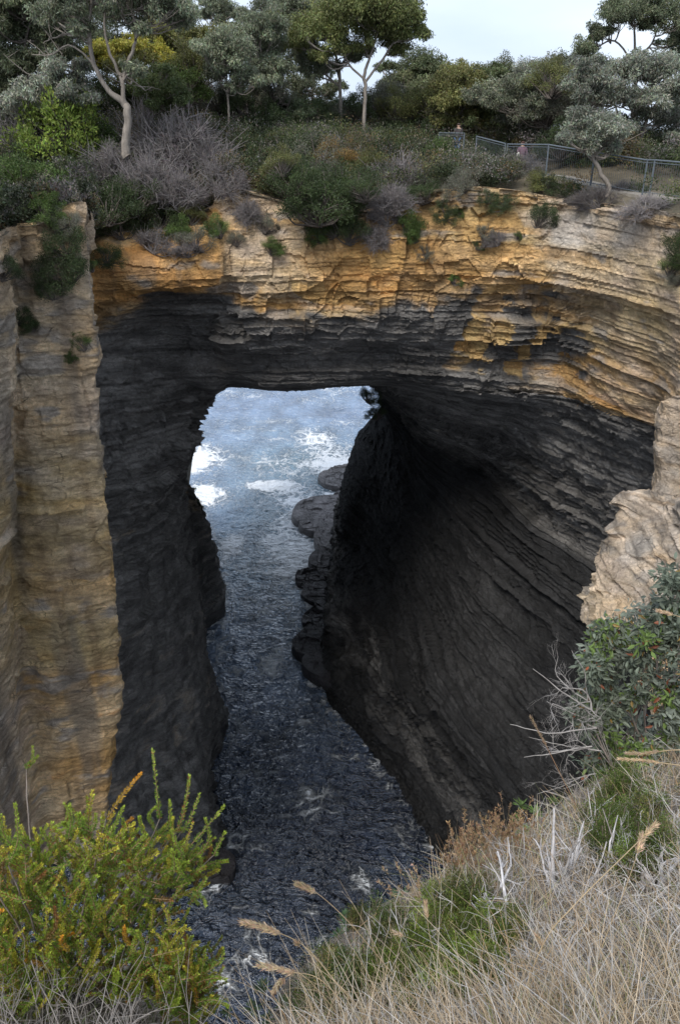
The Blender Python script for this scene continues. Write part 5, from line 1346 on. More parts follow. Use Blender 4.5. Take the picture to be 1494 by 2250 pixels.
clump_grass([(955,1935),(990,1890),(1110,1840),(1150,1850),(1130,1900),(1000,1950)], 330, .30, .0038, BRG, (-.02,0,0), 'rust-brown seeding grass tuft on the slope edge against the dark cave', 'grass tuft', 'grass_tuft', 62, True)
clump_grass([(860,1985),(900,1960),(930,1975),(880,2000)], 40, .26, .0035, BRG[1:], (-.1,0,0), 'sparse seeding grass tuft at the slope edge left of the brown one', 'grass tuft', 'grass_tuft', 63, True)

# ------------------------------------------------------------------ twigs and branches of dead shrubs
def branch_paths(p0, d, L, r, depth, rnd, col, out, spread=.6, kink=.18, n=5, gravity=0):
    pts = [np.array(p0, float)]; d = np.array(d, float); d /= np.linalg.norm(d)
    for i in range(n):
        d = d + rnd.normal(size=3) * kink; d[2] += gravity; d /= np.linalg.norm(d)
        pts.append(pts[-1] + d * L / n)
    rr_ = np.linspace(r, r * .55, n + 1)
    out.append((np.array(pts), rr_, col))
    if depth <= 0: return
    for k in range(rnd.randint(2, 4) + (depth > 1)):
        i = rnd.randint(max(1, n//2 - 1), n + 1)
        dd = d + rnd.normal(size=3) * spread
        branch_paths(pts[i], dd, L * rnd.uniform(.45, .75), rr_[i] * .66, depth - 1, rnd, col, out, spread, kink, max(3, n - 1), gravity)

def dead(label, items, seed, col=(.50,.48,.48), name='dead_shrub', cat='dead shrub', spread=.55, depth=3, kink=.16, group='bleached dead shrubs on the near slope'):
    """items: (px,py,Y, dpx,dpy,dY, radius): a main branch from a pixel at depth Y towards an offset"""
    rnd = np.random.RandomState(seed)
    out = []; groups_ = []
    for (px, py, Y, ex, ey, eY, r) in items:
        k0 = len(out)
        a = np.array(W(px, py, Y)); b = np.array(W(ex, ey, eY))
        r = r * (1.25 if depth < 4 else .62)
        branch_paths(a, b - a, np.linalg.norm(b - a) * .62, r, depth, rnd, col, out, spread, kink)
        out.append((curve([a, (a+b)/2 + rnd.normal(size=3)*.02, b], 5, .005, rnd), np.linspace(r, r*.3, 11), col))
        groups_.append(out[k0:])
    b = out[0][0][0]
    root = empty(name, b, label, cat, group)
    for qq in groups_:
        t = tubes(qq, 5, col, .12, rnd); o = mk('branch', t[0], t[1], M['bark'], t[2], True, root); o.location = -b
    return root
twig_litter()
dead('tall bleached antler-like dead shrub standing in the dry grass', [(1225,2060,2.2,1215,1775,2.5,.011),(1225,2000,2.25,1285,1805,2.5,.008),(1215,1960,2.3,1170,1840,2.5,.006),(1240,1990,2.2,1330,1850,2.3,.006)], 71)
dead('white forked dead stem leaning left of the antler-like shrub', [(1135,2110,1.9,1092,1870,2.3,.009),(1100,1950,2.2,1115,1840,2.4,.005)], 72, depth=2)
dead('low white dead twigs between moss cushion and forked stem', [(1030,2120,1.9,1072,1990,2.1,.007),(1070,2040,2.0,1035,1975,2.2,.005),(1072,2030,2.0,1073,1985,2.1,.005)], 73, depth=2)
dead('stubby grey dead shrub at the bottom middle of the slope', [(1040,2230,1.6,1022,2100,1.8,.010),(1030,2200,1.65,1000,2120,1.8,.006),(1045,2220,1.6,1075,2130,1.7,.006)], 74, depth=2)
dead('dense pale dead shrub right of the antler-like shrub', [(1345,2060,2.1,1350,1830,2.4,.009),(1360,2060,2.1,1405,1850,2.3,.008),(1340,2040,2.1,1300,1880,2.3,.006),(1330,1980,2.2,1355,1790,2.4,.006)], 75)
dead('curving pale dead branches at the right edge of the slope', [(1440,1990,2.1,1437,1860,2.3,.008),(1445,1950,2.1,1520,1865,2.2,.009),(1450,1960,2.1,1400,1880,2.2,.006)], 76)
dead('thick grey fallen dead branch lying on the slope', [(1530,1975,2.0,1165,1952,2.4,.022),(1400,1955,2.1,1440,1930,2.15,.018)], 77, col=(.27,.245,.225), name='fallen_branch', cat='branch', depth=2, kink=.08, group='dead branches lying on the slope')
dead('slanting grey dead branch at the lower right corner', [(1560,2060,1.5,1380,2150,1.7,.012),(1540,2080,1.5,1330,2180,1.7,.007)], 78, col=(.33,.31,.30), name='fallen_branch', cat='branch', depth=2, kink=.08, group='dead branches lying on the slope')
dead('tangle of thin grey twigs behind the antler-like shrub', [(1160,1960,2.5,1150,1820,2.7,.005),(1200,1950,2.5,1190,1830,2.7,.005),(1250,1940,2.5,1230,1810,2.7,.005),(1280,1960,2.5,1290,1830,2.7,.005),(1140,2000,2.3,1120,1900,2.5,.004)], 79, col=(.33,.31,.31))
dead('pale bare twigs reaching left out of the grey-leaved shrub', [(1300,1560,4.3,1170,1470,4.3,.010),(1310,1600,4.3,1120,1590,4.3,.010),(1300,1640,4.3,1150,1665,4.3,.009),(1290,1540,4.3,1255,1430,4.3,.008),(1310,1700,4.2,1180,1745,4.2,.007),(1320,1650,4.3,1160,1620,4.4,.007),(1320,1580,4.3,1200,1540,4.4,.007)], 80, col=(.40,.375,.36), spread=.6, kink=.3, depth=4, group='bare twiggy shrubs at the slope edge')
dead('grey twigs fanned under the grey-leaved shrub', [(1290,1770,4.0,1190,1740,4.1,.007),(1290,1780,4.0,1250,1700,4.1,.007),(1230,1800,3.9,1170,1780,4.0,.006),(1260,1790,3.9,1330,1740,4.0,.006)], 81, col=(.34,.31,.29), spread=.75, group='bare twiggy shrubs at the slope edge')
dead('thin grey twigs tangled beneath the flowering heath at lower left', [(180,2290,2.3,230,2060,2.5,.006),(260,2290,2.3,300,2080,2.5,.006),(60,2290,2.3,140,2080,2.5,.006),(330,2290,2.2,360,2120,2.4,.005),(0,2250,2.3,60,2110,2.5,.006),(420,2290,2.1,330,2150,2.4,.004),(130,2290,2.2,30,2130,2.4,.005),(300,2290,2.2,200,2150,2.3,.005)], 82, col=(.25,.225,.21), spread=.8, kink=.2, group='bare twiggy shrubs at the slope edge')
dead('tiny bleached dead stems at the bottom edge right of the moss', [(960,2260,1.6,930,2170,1.8,.004),(900,2250,1.7,860,2180,1.9,.004),(820,2250,1.8,790,2200,1.9,.003)], 83, depth=2)
dead('thin pale upright dead stems at the far right', [(1480,2000,2.2,1490,1780,2.5,.004),(1420,1900,2.4,1410,1780,2.6,.004),(1300,1860,2.8,1290,1730,3.0,.004)], 84, depth=2)

# ------------------------------------------------------------------ grass stalks with seed heads
def stalk(pts, r, head, label, seed, col=(.44,.34,.21), hw=.012, group='long straw grass stalks'):
    rnd = np.random.RandomState(seed)
    P = np.array([W(*p) for p in pts]); c = curve(P, 8, .0)
    b = c[0].copy()
    root = empty('grass_stalk', b, label, 'grass stalk', group)
    t = tubes([(c, np.linspace(r, r*.45, len(c)), col)], 5)
    mk('stem', t[0], t[1], M['leaf'], t[2], True, root).location = -b
    k = int(len(c) * (1 - head)); hp = c[k:]
    cc = np.concatenate([hp * (1 - q) + np.roll(hp, -1, 0) * q for q in (0, .33, .66)])[:-3]
    dr = (c[-1] - c[k]); dr /= np.linalg.norm(dr)
    n = 14
    lv = leaves(cc, (hw*.5,)*3, n, .020, .006, (.50,.38,.25), .25, 0, rnd, .2, .8)
    # turn the husks along the stalk
    V = lv[0].reshape(-1, 4, 3); base = V[:, :1].copy(); V = base + (V - base) * .55 + dr * np.array([0, .006, .014, .006])[None, :, None]
    mk('seed_head', V.reshape(-1, 3), lv[1], M['leaf'], lv[2], False, root).location = -b
    return root
stalk([(1010,2300,1.35),(880,2160,1.45),(770,2030,1.5),(700,1965,1.52),(657,1945,1.53)], .0016, .22, 'stalk whose seed head is the upper one over the water', 91)
stalk([(860,2300,1.3),(740,2160,1.4),(670,2080,1.45),(600,2045,1.47),(538,2028,1.48)], .0018, .32, 'stalk whose seed head reaches farthest left over the water', 92, hw=.016)
stalk([(840,2300,1.3),(760,2210,1.35),(700,2150,1.38),(640,2135,1.4),(573,2122,1.41)], .0016, .30, 'stalk with the lowest seed head, near the bottom middle', 93, hw=.015)
stalk([(790,2300,1.3),(720,2200,1.35),(660,2140,1.38),(625,2150,1.4),(602,2178,1.4)], .0014, .25, 'short stalk bending down beside the lowest seed head', 94)
stalk([(760,2300,1.3),(700,2120,1.4),(672,2095,1.42),(655,2075,1.43)], .0012, .12, 'short stalk between the two left seed heads', 95, hw=.008)
stalk([(1110,2300,1.2),(1190,2080,1.3),(1260,1990,1.35),(1370,1880,1.45),(1437,1815,1.5)], .0022, .14, 'tall thick stalk leaning right across the dead shrubs', 96, hw=.013)
stalk([(1290,2300,1.2),(1310,2120,1.3),(1370,1960,1.4),(1398,1880,1.45),(1410,1840,1.5)], .0018, .22, 'tall stalk with a drooping pale head right of the antler-like shrub', 97, hw=.013)
stalk([(1560,1650,2.6),(1480,1648,2.65),(1420,1655,2.7),(1378,1655,2.7)], .003, .5, 'upper of two straw blades entering from the right under the grey-leaved shrub', 98, hw=.004)
stalk([(1560,1690,2.5),(1480,1680,2.55),(1420,1672,2.6),(1362,1668,2.6)], .003, .5, 'lower of two straw blades entering from the right under the grey-leaved shrub', 99, hw=.004)
stalk([(1560,1380,2.8),(1500,1358,2.8),(1475,1350,2.85),(1446,1342,2.9)], .003, .4, 'straw blade crossing the grey-leaved shrub near the ledge', 100, hw=.004)
stalk([(1300,1840,3.6),(1240,1720,3.7),(1200,1640,3.8),(1165,1575,3.8)], .003, .35, 'brown seeding stalk rising beside the bare twigs', 101, (.36,.22,.13), .012)
stalk([(1560,2190,1.1),(1400,2200,1.25),(1250,2150,1.35),(1180,2060,1.4)], .0016, .1, 'arched straw stalk at the lower right', 102, hw=.004)
stalk([(1480,2300,1.1),(1494,2150,1.2),(1540,2040,1.3)], .002, .1, 'straw stalk at the lower right corner', 103, hw=.004)
stalk([(1200,2300,1.2),(1090,2180,1.35),(960,2090,1.5),(870,2050,1.6)], .0015, .12, 'long stalk crossing the moss cushion', 104, hw=.005)
stalk([(1060,2300,1.25),(1000,2170,1.4),(950,2080,1.5),(935,1990,1.6)], .0014, .15, 'upright thin stalk before the moss cushion', 105, hw=.006)
stalk([(700,2290,1.5),(690,2230,1.55),(740,2180,1.6),(830,2190,1.6)], .0015, .1, 'grey-straw stalk near the euphorbia rosettes', 106, hw=.004)

# ------------------------------------------------------------------ cushions of green heath on the slope
def cushion(px, py, rx, ry, col, label, seed, n=7000, ln=.013, wd=.0035, thick=.10, group='green heath cushions on the slope', name='heath_cushion', cat='heath'):
    rnd = np.random.RandomState(seed)
    poly = [(px + rx*math.cos(a)*(1+.18*math.sin(3*a+seed)), py + ry*math.sin(a)*(1+.18*math.cos(2*a+seed))) for a in np.linspace(0, 6.28, 18)[:-1]]
    r = scatter(poly, 330, rnd, .02); r = r[fbm(r[:, 0]*7, r[:, 1]*7, 0, seed, 2) > -.22]; b = r.mean(0)
    hgt = thick * (.2 + 1.2 * rnd.rand(len(r))**1.5)
    c = r + np.column_stack([rnd.normal(size=len(r))*.02, rnd.normal(size=len(r))*.02, hgt])
    cols = np.array(col) * (1 + .5 * rnd.uniform(-1, 1, (len(r), 1))); cols[rnd.rand(len(r)) < .15] = (.20,.18,.06)
    lv = leaves(c, np.column_stack([.02 + .03*rnd.rand(len(r)), .02 + .03*rnd.rand(len(r)), .03 + .06*rnd.rand(len(r))]), n // len(r) + 50, ln, wd, cols, .45, -.6, rnd, .4, .6, .5)
    root = empty(name, b, label, cat, group)
    mk('foliage', lv[0], lv[1], M['leaf'], lv[2], False, root).location = -b
    pt = [(curve([q - [0,0,.03], (q+e)/2 + rnd.normal(size=3)*.01, e], 2, 0), np.array([.003]*5), (.2,.16,.12)) for q, e in zip(r, c)]
    t = tubes(pt, 4); so = mk('stem', t[0], t[1], M['bark'], t[2], True, root); so.location = -b; so['kind'] = 'stuff'
MO = (.13,.17,.032)
cushion(1010,2085,125,95, MO, 'large moss-green heath cushion in the middle of the slope', 111, 34000)
cushion(900,2160,100,60, MO, 'moss-green heath cushion lower left of the large one', 112, 20000)
cushion(1010,1985,60,34, (.12,.15,.04), 'pale green cushion below the brown grass tuft', 113, 9000)
cushion(720,2165,80,60, (.07,.10,.03), 'dark green cushion at the left tip of the slope', 114, 12000)
cushion(1345,1810,80,70, (.11,.16,.03), 'bright green heath cushion below the grey-leaved shrub', 115, 16000, thick=.15)
cushion(1390,1890,75,40, (.10,.14,.03), 'green heath cushion behind the pale dead branches at right', 116, 12000, thick=.13)
cushion(1345,1745,36,26, (.10,.15,.03), 'small bright green heath top under the grey-leaved shrub', 117, 5000, thick=.2)
cushion(820,2040,60,28, (.08,.11,.03), 'low green cushion on the left rim of the slope', 118, 5000)

def rosettes(items, label, seed, col=(.12,.17,.07), group='rosette plants on the slope', name='rosette_plant'):
    rnd = np.random.RandomState(seed)
    b = np.array(W(*items[0][:3])) + [0, 0, -.12]
    root = empty(name, b, label, 'plant', group)
    for (px, py, Y, rp) in items:
        c = np.array(W(px, py, Y)); R_ = rp / F * proj(c)[2]
        n = 34; d = rnd.normal(size=(n, 3)); d[:, 2] = np.abs(d[:, 2]) * .6; d /= np.linalg.norm(d, axis=1, keepdims=True)
        s = np.cross(d, [0.1, 0.2, 1]); s /= np.linalg.norm(s, axis=1, keepdims=True); w_ = R_ * .09
        L = R_ * rnd.uniform(.6, 1.1, (n, 1))
        V = np.stack([c + d*R_*.05, c + d*L*.6 + s*w_, c + d*L, c + d*L*.6 - s*w_], 1).reshape(-1, 3)
        cc = np.repeat(np.array(col) * (1 + .4 * rnd.uniform(-1, 1, (n, 1))), 4, 0)
        g_ = b + (c - b) * np.array([.7, .7, 0])
        t = tubes([(curve([g_, (g_+c)/2 + [.01, 0, .01], c], 3, 0), np.array([.004]*7), (.22,.18,.13))], 5)
        st = mk('stem', t[0], t[1], M['bark'], t[2], True, root); st.location = -b
        lf = mk('leaf_rosette', V, np.arange(4*n).reshape(-1, 4), M['leaf'], cc, False, st)
rosettes([(575,2170,2.1,24),(555,2215,2.0,26),(620,2205,2.05,24),(500,2225,2.0,18),(640,2235,2.0,22),(590,2240,1.95,24)], 'spiky pale green rosettes over the water at the bottom middle', 121)
rosettes([(1145,1770,3.9,22),(1175,1785,3.8,22),(1150,1830,3.7,24),(1135,1800,3.8,18),(1215,1760,4.0,16)], 'green rosettes right of the brown grass tuft', 122, (.12,.19,.05))
rosettes([(890,1975,3.4,24),(910,1990,3.4,24),(870,1965,3.4,16),(760,2030,3.0,22),(745,2055,3.0,22),(775,2055,3.0,18),(755,2010,3.0,14)], 'blue-green rosettes on the left rim of the slope', 123, (.10,.17,.08))

# ------------------------------------------------------------------ flowering heath at lower left
def heath():
    rnd = np.random.RandomState(131)
    b = np.array(W(150, 2330, 1.95))
    shoots = []           # (base, tip, needle length factor, tint)
    def sh(p0, p1, tint=0): shoots.append((np.array(W(*p0)), np.array(W(*p1)), tint))
    sh((352,1800,1.9),(336,1648,1.88)); sh((390,1830,1.9),(416,1705,1.9)); sh((380,1900,1.85),(492,1772,1.85)); sh((400,1830,1.9),(438,1745,1.9))
    sh((235,1800,1.85),(310,1700,1.85),2); sh((195,1850,1.85),(205,1738,1.85),1); sh((470,1880,1.85),(494,1830,1.85)); sh((20,1900,1.7),(34,1768,1.7))
    sh((345,1840,1.9),(372,1760,1.9)); sh((410,1900,1.85),(450,1800,1.85)); sh((385,1950,1.8),(440,1915,1.8)); sh((420,1960,1.8),(452,1990,1.8)); sh((60,1690,2.6),(72,1640,2.6)); sh((55,1685,2.6),(84,1660,2.6))
    sh((415,2200,1.7),(405,2050,1.7),3); sh((430,2180,1.7),(490,2125,1.7)); sh((420,2190,1.7),(345,2120,1.7)); sh((430,2200,1.7),(478,2200,1.7)); sh((410,2230,1.7),(350,2200,1.7)); sh((420,2200,1.7),(450,2090,1.7)); sh((400,2160,1.7),(370,2080,1.7))
    sh((400,2240,1.65),(440,2225,1.65)); sh((395,2210,1.7),(380,2150,1.7)); sh((425,2150,1.7),(440,2110,1.7)); sh((410,2130,1.7),(425,2080,1.7),3)
    poly = [(-60,1840),(30,1850),(110,1850),(190,1800),(230,1830),(300,1850),(360,1830),(420,1880),(450,1910),(430,1980),(400,2030),(370,2050),(360,2140),(330,2200),(250,2230),(200,2190),(150,2210),(100,2250),(60,2270),(-60,2290)]
    xs = rnd.uniform(-60, 460, 3200); ys = rnd.uniform(1770, 2290, 3200); m = in_poly(xs, ys, poly)
    X_, Y_ = list(xs[m][:880]), list(ys[m][:880])
    m2 = in_poly(xs, ys, [(340,2150),(375,2080),(440,2100),(480,2150),(470,2220),(430,2260),(350,2260)]); X_ += list(xs[m2][:150]); Y_ += list(ys[m2][:150])
    for x, y in zip(X_, Y_):
        Y = 1.62 + .4 * rnd.rand() + .12 * (2200 - y) / 400
        L = rnd.uniform(30, 75); a = -math.pi/2 + rnd.normal() * .75 + (x - 180) / 600
        dx, dy = math.cos(a) * L, math.sin(a) * L
        y2 = y + dy
        sh((x, y, Y), (x + dx, y2, Y + rnd.uniform(-.05, .03)), rnd.choice([0, 0, 0, 1, 1, 2 if rnd.rand() < .12 else 0, 3 if rnd.rand() < .3 else 0]))
    NB, NC, paths, fl = [], [], [], []
    tints = {0: ((.15,.24,.04), (.36,.46,.06)), 1: ((.24,.28,.04), (.60,.56,.07)), 2: ((.30,.22,.03), (.80,.42,.05)), 3: ((.14,.11,.03), (.30,.13,.045))}
    Vs, Cs = [], []
    core = np.array(W(240, 2000, 1.95))
    for p0, p1, tint in shoots:
        L = np.linalg.norm(p1 - p0); ax = (p1 - p0) / L
        n = int((80 + 1050 * L) * rnd.uniform(.55, 1.25))
        c = curve([p0, (p0+p1)/2 + rnd.normal(size=3)*L*.06, p1], 6)
        paths.append((c, np.linspace(.0022, .0008, len(c)), (.28,.19,.10)))
        t = rnd.uniform(.02, 1.0, n); i = np.clip((t * (len(c)-1)).astype(int), 0, len(c)-2); fr = t * (len(c)-1) - i
        q = c[i] * (1-fr)[:, None] + c[i+1] * fr[:, None]
        rd = rnd.normal(size=(n, 3)); rd -= (rd @ ax)[:, None] * ax; rd /= np.linalg.norm(rd, axis=1, keepdims=True)
        d = rd * .85 + ax * (.55 + .5 * t[:, None]); d /= np.linalg.norm(d, axis=1, keepdims=True)
        ln = .0165 * rnd.uniform(.7, 1.2, (n, 1)) * (1 - .35 * t[:, None])
        s = np.cross(d, rnd.normal(size=(n, 3))); s /= np.linalg.norm(s, axis=1, keepdims=True); w_ = .0016
        Vs.append(np.stack([q, q + d*ln*.5 + s*w_, q + d*ln, q + d*ln*.5 - s*w_], 1).reshape(-1, 3))
        a, e = tints[tint]
        tt = np.clip(t**1.5 + rnd.normal(size=n)*.15, 0, 1)[:, None]
        col = np.array(a) * (1-tt) + np.array(e) * tt
        br = rnd.rand(n) < rnd.choice([.03, .05, .25])
        col[br] = (.32, .15, .05)
        Cs.append(np.repeat(col * (1 + .3 * rnd.uniform(-1, 1, (n, 1))), 4, 0))
        # twig back to the body of the plant
        g_ = core + rnd.normal(size=3) * [.12, .05, .08]
    V = np.concatenate(Vs); C = np.clip(np.concatenate(Cs), .01, .9)
    # main branches: each feeds a share of the shoots
    for k in range(26):
        p0, p1, _ = shoots[rnd.randint(0, len(shoots))] if k > 8 else shoots[k]
        st = b + np.array([rnd.uniform(-.15, .25), rnd.uniform(-.05, .15), rnd.uniform(0, .1)])
        c = curve([st, (st*.45 + p0*.55) + rnd.normal(size=3)*.03, p0], 7, .004, rnd)
        paths.append((c, np.linspace(.007, .0022, len(c)), (.26,.22,.19)))
    root = empty('flowering_heath', b, 'bright yellow-green needle-leaved heath with orange tips at lower left', 'shrub')
    mk('foliage', V, np.arange(len(V)).reshape(-1, 4), M['leaf'], C, False, root).location = -b
    t = tubes(paths, 5); mk('branch', t[0], t[1], M['bark'], t[2], True, root).location = -b
heath()

# ------------------------------------------------------------------ grey-leaved eucalypt shrub at the right
def euc():
    rnd = np.random.RandomState(141)
    b = np.array(W(1430, 1830, 4.7))
    cl = [(1400,1380,46),(1460,1340,50),(1490,1290,44),(1340,1430,50),(1420,1450,60),(1490,1430,60),(1310,1510,50),(1380,1530,60),(1460,1540,60),(1310,1600,46),(1370,1620,60),(1450,1620,60),(1290,1560,34),(1330,1670,50),(1400,1680,46),(1500,1500,60),(1510,1600,50),(1440,1400,50),(1330,1390,24),(1300,1460,26)]
    cc, rr, col, paths = [], [], [], []
    for (x, y, r) in cl:
        Y = 4.35 + rnd.uniform(-.2, .3); c0 = np.array(W(x, y, Y)); R_ = r / F * proj(c0)[2]
        ns = 9; d = rnd.normal(size=(ns, 3)); d /= np.linalg.norm(d, axis=1, keepdims=True)
        sub = c0 + d * R_ * rnd.uniform(.3, 1, (ns, 1))
        m_ = (b + c0)/2 + rnd.normal(size=3) * .08
        lp = curve([b, m_, c0], 6, .01, rnd); paths.append((lp, np.linspace(.014, .005, len(lp)), (.33,.28,.25)))
        for s in sub:
            st = lp[rnd.randint(8, len(lp))]; paths.append((curve([st, (st+s)/2 + rnd.normal(size=3)*.02, s], 3), np.linspace(.004, .0015, 7), (.42,.38,.36)))
        cc.append(sub); col.append(np.tile((.19,.225,.17) if rnd.rand() < .6 else (.25,.285,.235), (ns, 1)))
    cc = np.concatenate(cc); col = np.concatenate(col)
    col[rnd.rand(len(col)) < .15] = (.17, .25, .07)
    red = rnd.rand(len(cc)) < .0
    k = len(cc); n = 58
    # broad pointed leaves of two facets folded along the midrib
    d = rnd.normal(size=(k, n, 3)); d /= np.linalg.norm(d, axis=-1, keepdims=True)
    c = cc[:, None] + d * rnd.uniform(.2, 1, (k, n, 1)) * .10
    a = rnd.normal(size=(k, n, 3)) + d * .8; a[..., 2] -= .5; a /= np.linalg.norm(a, axis=-1, keepdims=True)
    s = np.cross(a, rnd.normal(size=(k, n, 3))); s /= np.linalg.norm(s, axis=-1, keepdims=True); nn = np.cross(a, s)
    L = .058 * rnd.uniform(.6, 1.25, (k, n, 1)); w_ = L * .19
    P = [c, c + a*L*.3 + s*w_ + nn*w_*.35, c + a*L*.65 + s*w_*.8 + nn*w_*.3, c + a*L - nn*L*.08, c + a*L*.65 - s*w_*.8 + nn*w_*.3, c + a*L*.3 - s*w_ + nn*w_*.35, c + a*L*.45]
    V = np.stack(P, 2).reshape(-1, 3)
    nf = k * n; B = np.arange(nf)[:, None] * 7
    Fc = np.concatenate([B + np.array([[0, 1, 2, 6]]), B + np.array([[6, 2, 3, 4]]), B + np.array([[0, 6, 4, 5]])])
    C = np.broadcast_to(col[:, None], (k, n, 3)) * (1 + .3 * rnd.uniform(-1, 1, (k, n, 1)))
    C = C.copy(); rdm = rnd.rand(k, n) < .018; C[rdm] = np.array([.30, .10, .05]) * (1 + .3 * rnd.uniform(-1, 1, (rdm.sum(), 1)))
    yl = rnd.rand(k, n) < .02; C[yl] = (.35, .24, .08)
    C = np.repeat(C.reshape(-1, 3), 7, 0)
    root = empty('eucalypt_shrub', b, 'grey-leaved eucalypt shrub with a few red leaves at the right edge', 'shrub')
    mk('foliage', V, Fc, M['leaf'], C, False, root).location = -b
    t = tubes(paths, 5); mk('branch', t[0], t[1], M['bark'], t[2], True, root).location = -b
euc()
# ------------------------------------------------------------------ path, fence and the two walkers
def simple_mat(name, col, rough=.6, metal=0.0, nscale=20, nd=.15):
    m, nt, b, o = new_mat(name)
    c = mixc(nt, 1.0, col, rng(nt, nz(nt, nscale, 4, .6), .3, .7, 1 - nd, 1 + nd), 'MULTIPLY')
    nt.links.new(c, b.inputs['Base Color']); b.inputs['Roughness'].default_value = rough; b.inputs['Metallic'].default_value = metal
    return m
M['conc'] = simple_mat('path_concrete', (.25,.225,.19), .9, 0, 6, .2)
M['galv'] = simple_mat('galvanised_steel', (.11,.13,.15), .6, .1)
fence_pts = [(np.array(W(*q)) - [0, 0, 1.3]) for q in FP]
def strip(pts, o0, o1, z0, z1, name, mat, kind):
    P = curve(pts, 8); t = np.gradient(P, axis=0); nrm = np.column_stack([-t[:, 1], t[:, 0]]); nrm /= np.linalg.norm(nrm, axis=1, keepdims=True)
    nrm *= np.sign(nrm[:, 1:2] + 1e-6) * 1.0
    a = np.column_stack([P[:, :2] + nrm*o0, P[:, 2] + z0]); b = np.column_stack([P[:, :2] + nrm*o0, P[:, 2] + z1])
    c = np.column_stack([P[:, :2] + nrm*o1, P[:, 2] + z1]); d = np.column_stack([P[:, :2] + nrm*o1, P[:, 2] + z0])
    G = np.stack([a, b, c, d], 0)
    o = mk(name, G.reshape(-1, 3), grid_faces(4, len(P)), mat); tag(o, None, None, kind=kind); return o
strip(np.array(fence_pts), -.18, 1.3, -.16, 0.0, 'path', M['conc'], 'structure')

def fence(pts, tops, label, group):
    b = pts[0]; root = empty('fence', b, label, 'fence', group)
    def pt(paths, nm, sides=8):
        t = tubes(paths, sides, (1, 1, 1), 0); o = mk(nm, t[0], t[1], M['galv'], None, True, root); o.location = -b
    up = np.array([0, 0, 1.3])
    for i, p in enumerate(pts): pt([(np.array([p - [0,0,.1], p + up + [0,0,.04]]), np.array([.038, .038]))], 'post')
    for p, q in zip(pts[:-1], pts[1:]):
        pt([(np.array([p + up, q + up]), np.array([.032, .032]))], 'rail')
        n = int(np.linalg.norm(q - p) / .105)
        bars = [(np.array([lerp(p, q, (k+.5)/n) + [0,0,.08], lerp(p, q, (k+.5)/n) + [0,0,1.24]]), np.array([.006, .006])) for k in range(n)]
        bars += [(np.array([p + [0,0,.1], q + [0,0,.1]]), np.array([.016]*2)), (np.array([p + [0,0,1.2], q + [0,0,1.2]]), np.array([.016]*2))]
        pt(bars, 'bar_panel', 4)
fp = fence_pts
extra = np.array(W(1438, 352, 34.0)) - [0, 0, 1.3]
sub = lambda a, b, n: [lerp(a, b, k/n) for k in range(n)]
fence([fp[0], fp[1]], None, 'short grey pipe fence in front of the walker in blue jeans', 'grey tubular safety fences along the path')
mid = [fp[1] + (fp[2]-fp[1])*.25] + sub(fp[1] + (fp[2]-fp[1])*.62, fp[2], 1)
fence([fp[1] + (fp[2]-fp[1])*.3, fp[2] - (fp[2]-fp[1])*.05], None, 'half hidden fence section between the two walkers', 'grey tubular safety fences along the path')
fence([fp[2], fp[3], fp[4], fp[5], extra, fp[6], lerp(fp[5], fp[6], 2.2)], None, 'long grey metal bar fence running to the right edge', 'grey tubular safety fences along the path')
# bits of rail seen far back under the tall gum
fence([np.array(W(700,262,52)) - [0,0,1.2], np.array(W(748,264,52)) - [0,0,1.2], np.array(W(800,268,52)) - [0,0,1.2]], None, 'bit of distant fence rail behind the foot of the tall gum', 'grey tubular safety fences along the path')

def skinned(name, verts, edges, radii, mat, parent, sub=2):
    me = bpy.data.meshes.new(name + '_cage'); me.from_pydata([tuple(v) for v in verts], edges, [])
    o = bpy.data.objects.new(name + '_cage', me); scene.collection.objects.link(o)
    sk = o.modifiers.new('s', 'SKIN'); sk.use_smooth_shade = True
    for i, r in enumerate(radii):
        v = me.skin_vertices[0].data[i]; v.radius = (r, r) if not isinstance(r, tuple) else r; v.use_root = (i == 0)
    ss = o.modifiers.new('b', 'SUBSURF'); ss.levels = sub; ss.render_levels = sub
    dg = bpy.context.evaluated_depsgraph_get(); dg.update()
    m2 = bpy.data.meshes.new_from_object(o.evaluated_get(dg)); m2.name = name
    bpy.data.objects.remove(o); m2.materials.clear(); m2.materials.append(mat)
    m2.polygons.foreach_set('use_smooth', np.ones(len(m2.polygons), bool))
    r = bpy.data.objects.new(name, m2); return add(r, parent)

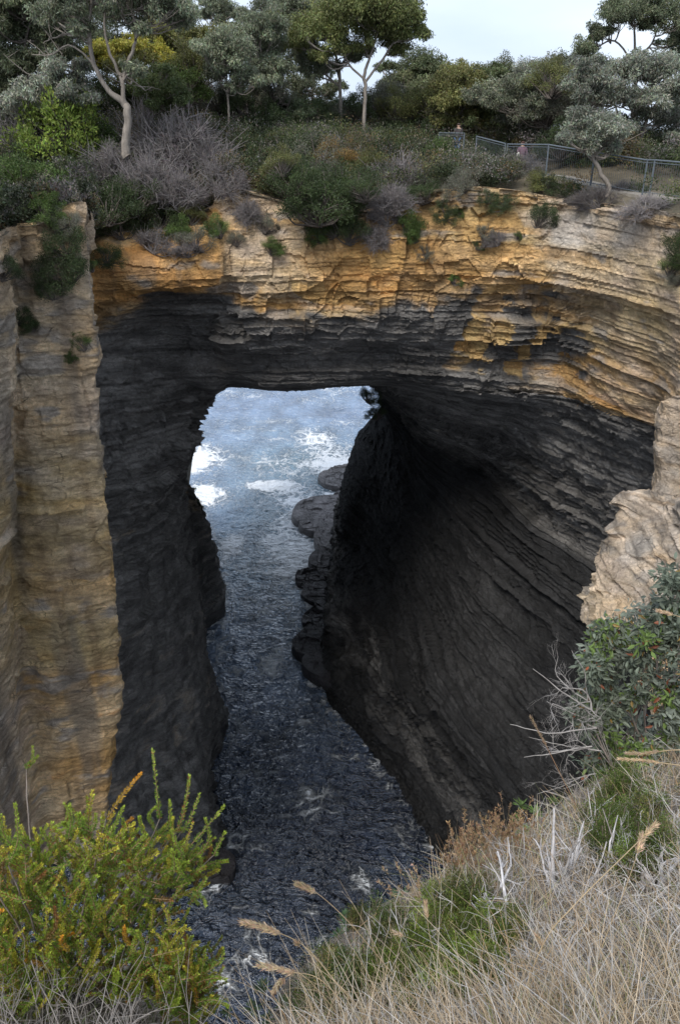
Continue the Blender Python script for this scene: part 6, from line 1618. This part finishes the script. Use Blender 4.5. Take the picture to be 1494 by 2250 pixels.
def person(base, h, face, jacket, trousers, hair, label, bag=None):
    root = empty('person', base, label, 'person', 'walkers on the clifftop path'); root.rotation_euler = (0, 0, face)
    k = h / 1.75
    skin = simple_mat('skin', (.42,.27,.20), .55, 0, 30, .06)
    V = [(0,0,.95),(0,.01,1.12),(0,.01,1.36),(0,0,1.47),(0,-.01,1.56),(0,-.015,1.66),
         (.17,.01,1.40),(.23,.03,1.13),(.20,-.10,.93),(.19,-.13,.85),(-.17,.01,1.40),(-.23,.05,1.13),(-.21,-.03,.90),(-.20,-.06,.82),
         (.09,0,.90),(.10,-.06,.50),(.10,.02,.09),(.10,-.13,.04),(-.09,0,.90),(-.10,.06,.50),(-.10,.14,.10),(-.10,.0,.04)]
    E = [(0,1),(1,2),(2,3),(3,4),(4,5),(2,6),(6,7),(7,8),(8,9),(2,10),(10,11),(11,12),(12,13),(0,14),(14,15),(15,16),(16,17),(0,18),(18,19),(19,20),(20,21)]
    rd = [.13,.125,.14,.055,.09,.085,.062,.045,.034,.036,.062,.045,.034,.036,.085,.058,.038,.04,.085,.058,.038,.04]
    skinned('body', np.array(V)*k, E, [r*k for r in rd], skin, root)
    jV = [V[i] for i in (0,1,2,6,7,8,10,11,12)] + [(0,0,.84)]; jE = [(0,1),(1,2),(2,3),(3,4),(4,5),(2,6),(6,7),(7,8),(0,9)]
    skinned('jacket', np.array(jV)*k, jE, [r*k for r in (.165,.16,.17,.085,.066,.055,.085,.066,.055,.155)], simple_mat('jacket_cloth', jacket, .9, 0, 8, .25), root)
    tV = [V[0], V[14], V[15], (.10,.02,.14), V[18], V[19], (-.10,.13,.15)]; tE = [(0,1),(1,2),(2,3),(0,4),(4,5),(5,6)]
    skinned('trousers', np.array(tV)*k, tE, [r*k for r in (.15,.105,.078,.065,.105,.078,.065)], simple_mat('trouser_cloth', trousers, .9, 0, 8, .2), root)
    skinned('hair', np.array([(0,.01,1.60),(0,.015,1.665),(0,.02,1.70)])*k, [(0,1),(1,2)], [.085*k,.099*k,.08*k], simple_mat('hair', hair, .8, 0, 30, .3), root)
    # face: nose, ears
    for nm, c, s in (('nose', (0,-.115,1.60), (.014,.02,.022)), ('ear', (.092,0,1.60), (.012,.02,.03)), ('ear', (-.092,0,1.60), (.012,.02,.03))):
        c = np.array(c)*k
        skinned(nm, [c - [0,0,s[2]*.6*k], c + [0,0,s[2]*.6*k]], [(0,1)], [s[0]*k, s[1]*.8*k], skin, root, 1)
    if bag:
        o = skinned('shoulder_bag', np.array([(.22,.10,1.22),(.24,.12,1.08),(.24,.12,.98)])*k, [(0,1),(1,2)], [.07*k,.10*k,.09*k], simple_mat('bag_cloth', bag, .7), None)
        w_ = np.array(base); o.location = base; o.rotation_euler = (0,0,face); tag(o, 'white bag carried at the side of the walker in mauve', 'bag')
    return root
p1 = np.array(W(1008, 268, 47.2)); person((p1[0], p1[1], p1[2] - 1.78), 1.78, R(160), (.050,.042,.045), (.06,.12,.24), (.05,.035,.028), 'walker in a dark jacket and blue jeans seen behind the short fence')
p2 = np.array(W(1149, 308, 41.8)); person((p2[0], p2[1], p2[2] - 1.66), 1.66, R(185), (.16,.09,.12), (.05,.045,.05), (.07,.03,.022), 'walker in a mauve top with reddish hair behind the long fence', bag=(.75,.72,.66))
